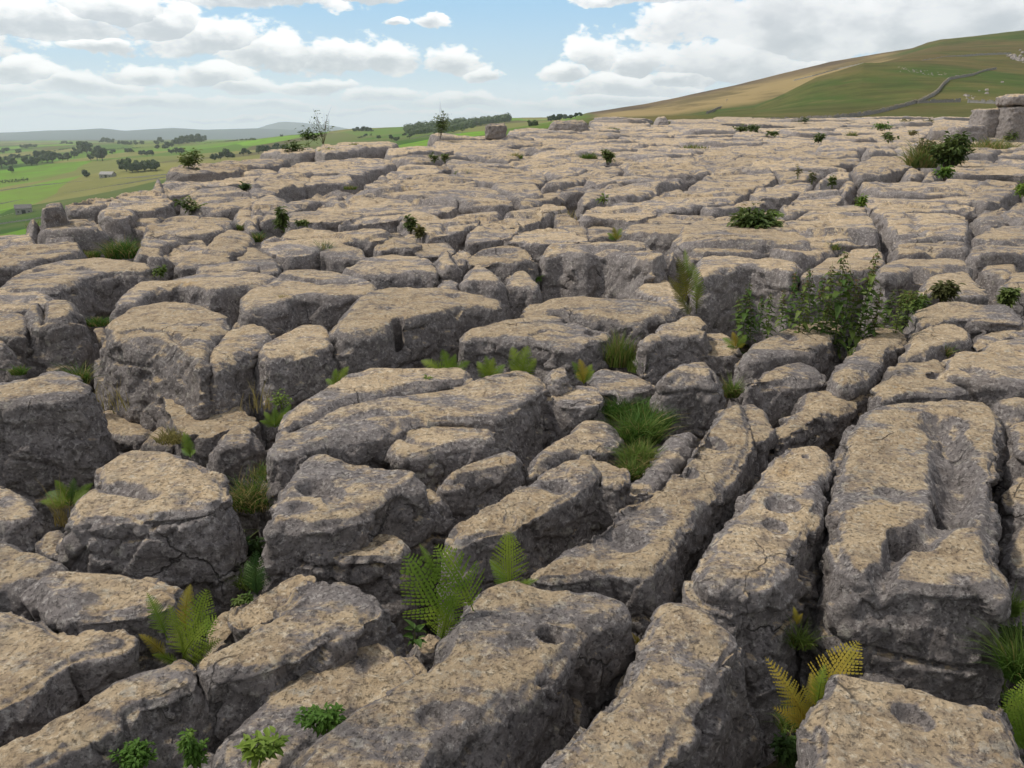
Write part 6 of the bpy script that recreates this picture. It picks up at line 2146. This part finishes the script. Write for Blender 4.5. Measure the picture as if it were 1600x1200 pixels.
# ---------------------------------------------------------------- water in the deep pit
_h = hit(1485, 795, 0)
_pts = [(_h[0] + math.cos(a) * .075 * (1 + .15 * math.sin(3 * a)), _h[1] + math.sin(a) * .10, -.085) for a in np.linspace(0, 2 * math.pi, 25)[:-1]]
M_WATER, _N, _b, _o = mat_new('still_water')
_b.inputs['Base Color'].default_value = (.06, .055, .05, 1)
_b.inputs['Roughness'].default_value = .06
_b.inputs['Specular IOR Level'].default_value = .6
WATER = link('water', mesh_from('water', _pts, [tuple(range(24))]), M_WATER)
tag(WATER, kind='structure')
# ================================================================ labels of the blocks that have none yet
LM = [  # image place, name
    ((300, 255), 'leafy cliff-edge sapling'), ((490, 225), 'leafy skyline sapling'), ((688, 210), 'bushy skyline sapling'), ((774, 204), 'perched square boulder'), ((890, 188), 'low dark skyline outcrop'),
    ((950, 245), 'narrow dark shrub'), ((1036, 184), 'small skyline hump'), ((1180, 203), 'three low green bushes'), ((1178, 350), 'leafy green shrub'), ((1258, 190), 'dark bush under the wall'),
    ((1278, 218), 'dark bush of the far pavement'), ((1378, 200), 'spreading green bush'), ((1470, 240), 'big dense bush'), ((1560, 185), 'standing crags'), ((870, 325), 'dead-stalk grey block'),
    ((1320, 275), 'tan rock dome'), ((600, 290), 'big domed outcrop'), ((1100, 300), 'long banded slab'), ((805, 245), 'olive grass tuft'), ((920, 243), 'bright olive tuft'), ((722, 270), 'olive tuft above the cavity')]
_buckets = {}
for r in ROCKS:
    if r['label']:
        continue
    k = min(range(len(LM)), key=lambda i: ((LM[i][0][0] - r['cx']) / 1.0) ** 2 + ((LM[i][0][1] - r['cy']) * 5.0) ** 2)
    (lx, ly), nm = LM[k]
    dx, dy = r['cx'] - lx, (r['cy'] - ly) * 5
    rel = ('right of' if dx > 0 else 'left of') if abs(dx) > abs(dy) else ('before' if dy > 0 else 'beyond')
    _buckets.setdefault((nm, rel), []).append((math.hypot(dx, dy), r))
for (nm, rel), L in _buckets.items():
    L.sort(key=lambda t: t[0])
    for i, (d, r) in enumerate(L):
        ratio = r['w'] / max(1.0, r['h'])
        sh = 'long low' if ratio > 9 else ('broad' if r['w'] > 75 else ('squat' if ratio < 3.2 else 'flat'))
        if len(L) == 1:
            lab = '%s tan block %s the %s' % (sh, rel, nm)
        else:
            lab = '%s tan block %s the %s, %s one out' % (sh, rel, nm, _ord[i] if i < len(_ord) else 'last')
        r['o']['label'] = lab
        r['label'] = lab

# ================================================================ haze over the whole country
HAZE = mesh_from('haze', [(x, y, z) for z in (-420, 420) for x, y in ((-19000, -16500), (19000, -16500), (19000, 16500), (-19000, 16500))],
                 [(0, 3, 2, 1), (4, 5, 6, 7), (0, 1, 5, 4), (1, 2, 6, 5), (2, 3, 7, 6), (3, 0, 4, 7)])
mh = bpy.data.materials.new('haze')
mh.use_nodes = True
mh.node_tree.nodes.clear()
_o = mh.node_tree.nodes.new('ShaderNodeOutputMaterial')
_v = mh.node_tree.nodes.new('ShaderNodeVolumePrincipled')
_v.inputs['Color'].default_value = (0.88, 0.95, 1.0, 1)
_v.inputs['Density'].default_value = 0.00009
_v.inputs['Anisotropy'].default_value = 0.2
mh.node_tree.links.new(_v.outputs[0], _o.inputs['Volume'])
mh.cycles.homogeneous_volume = True
HZ = link('haze', HAZE, mh)
tag(HZ, kind='stuff')
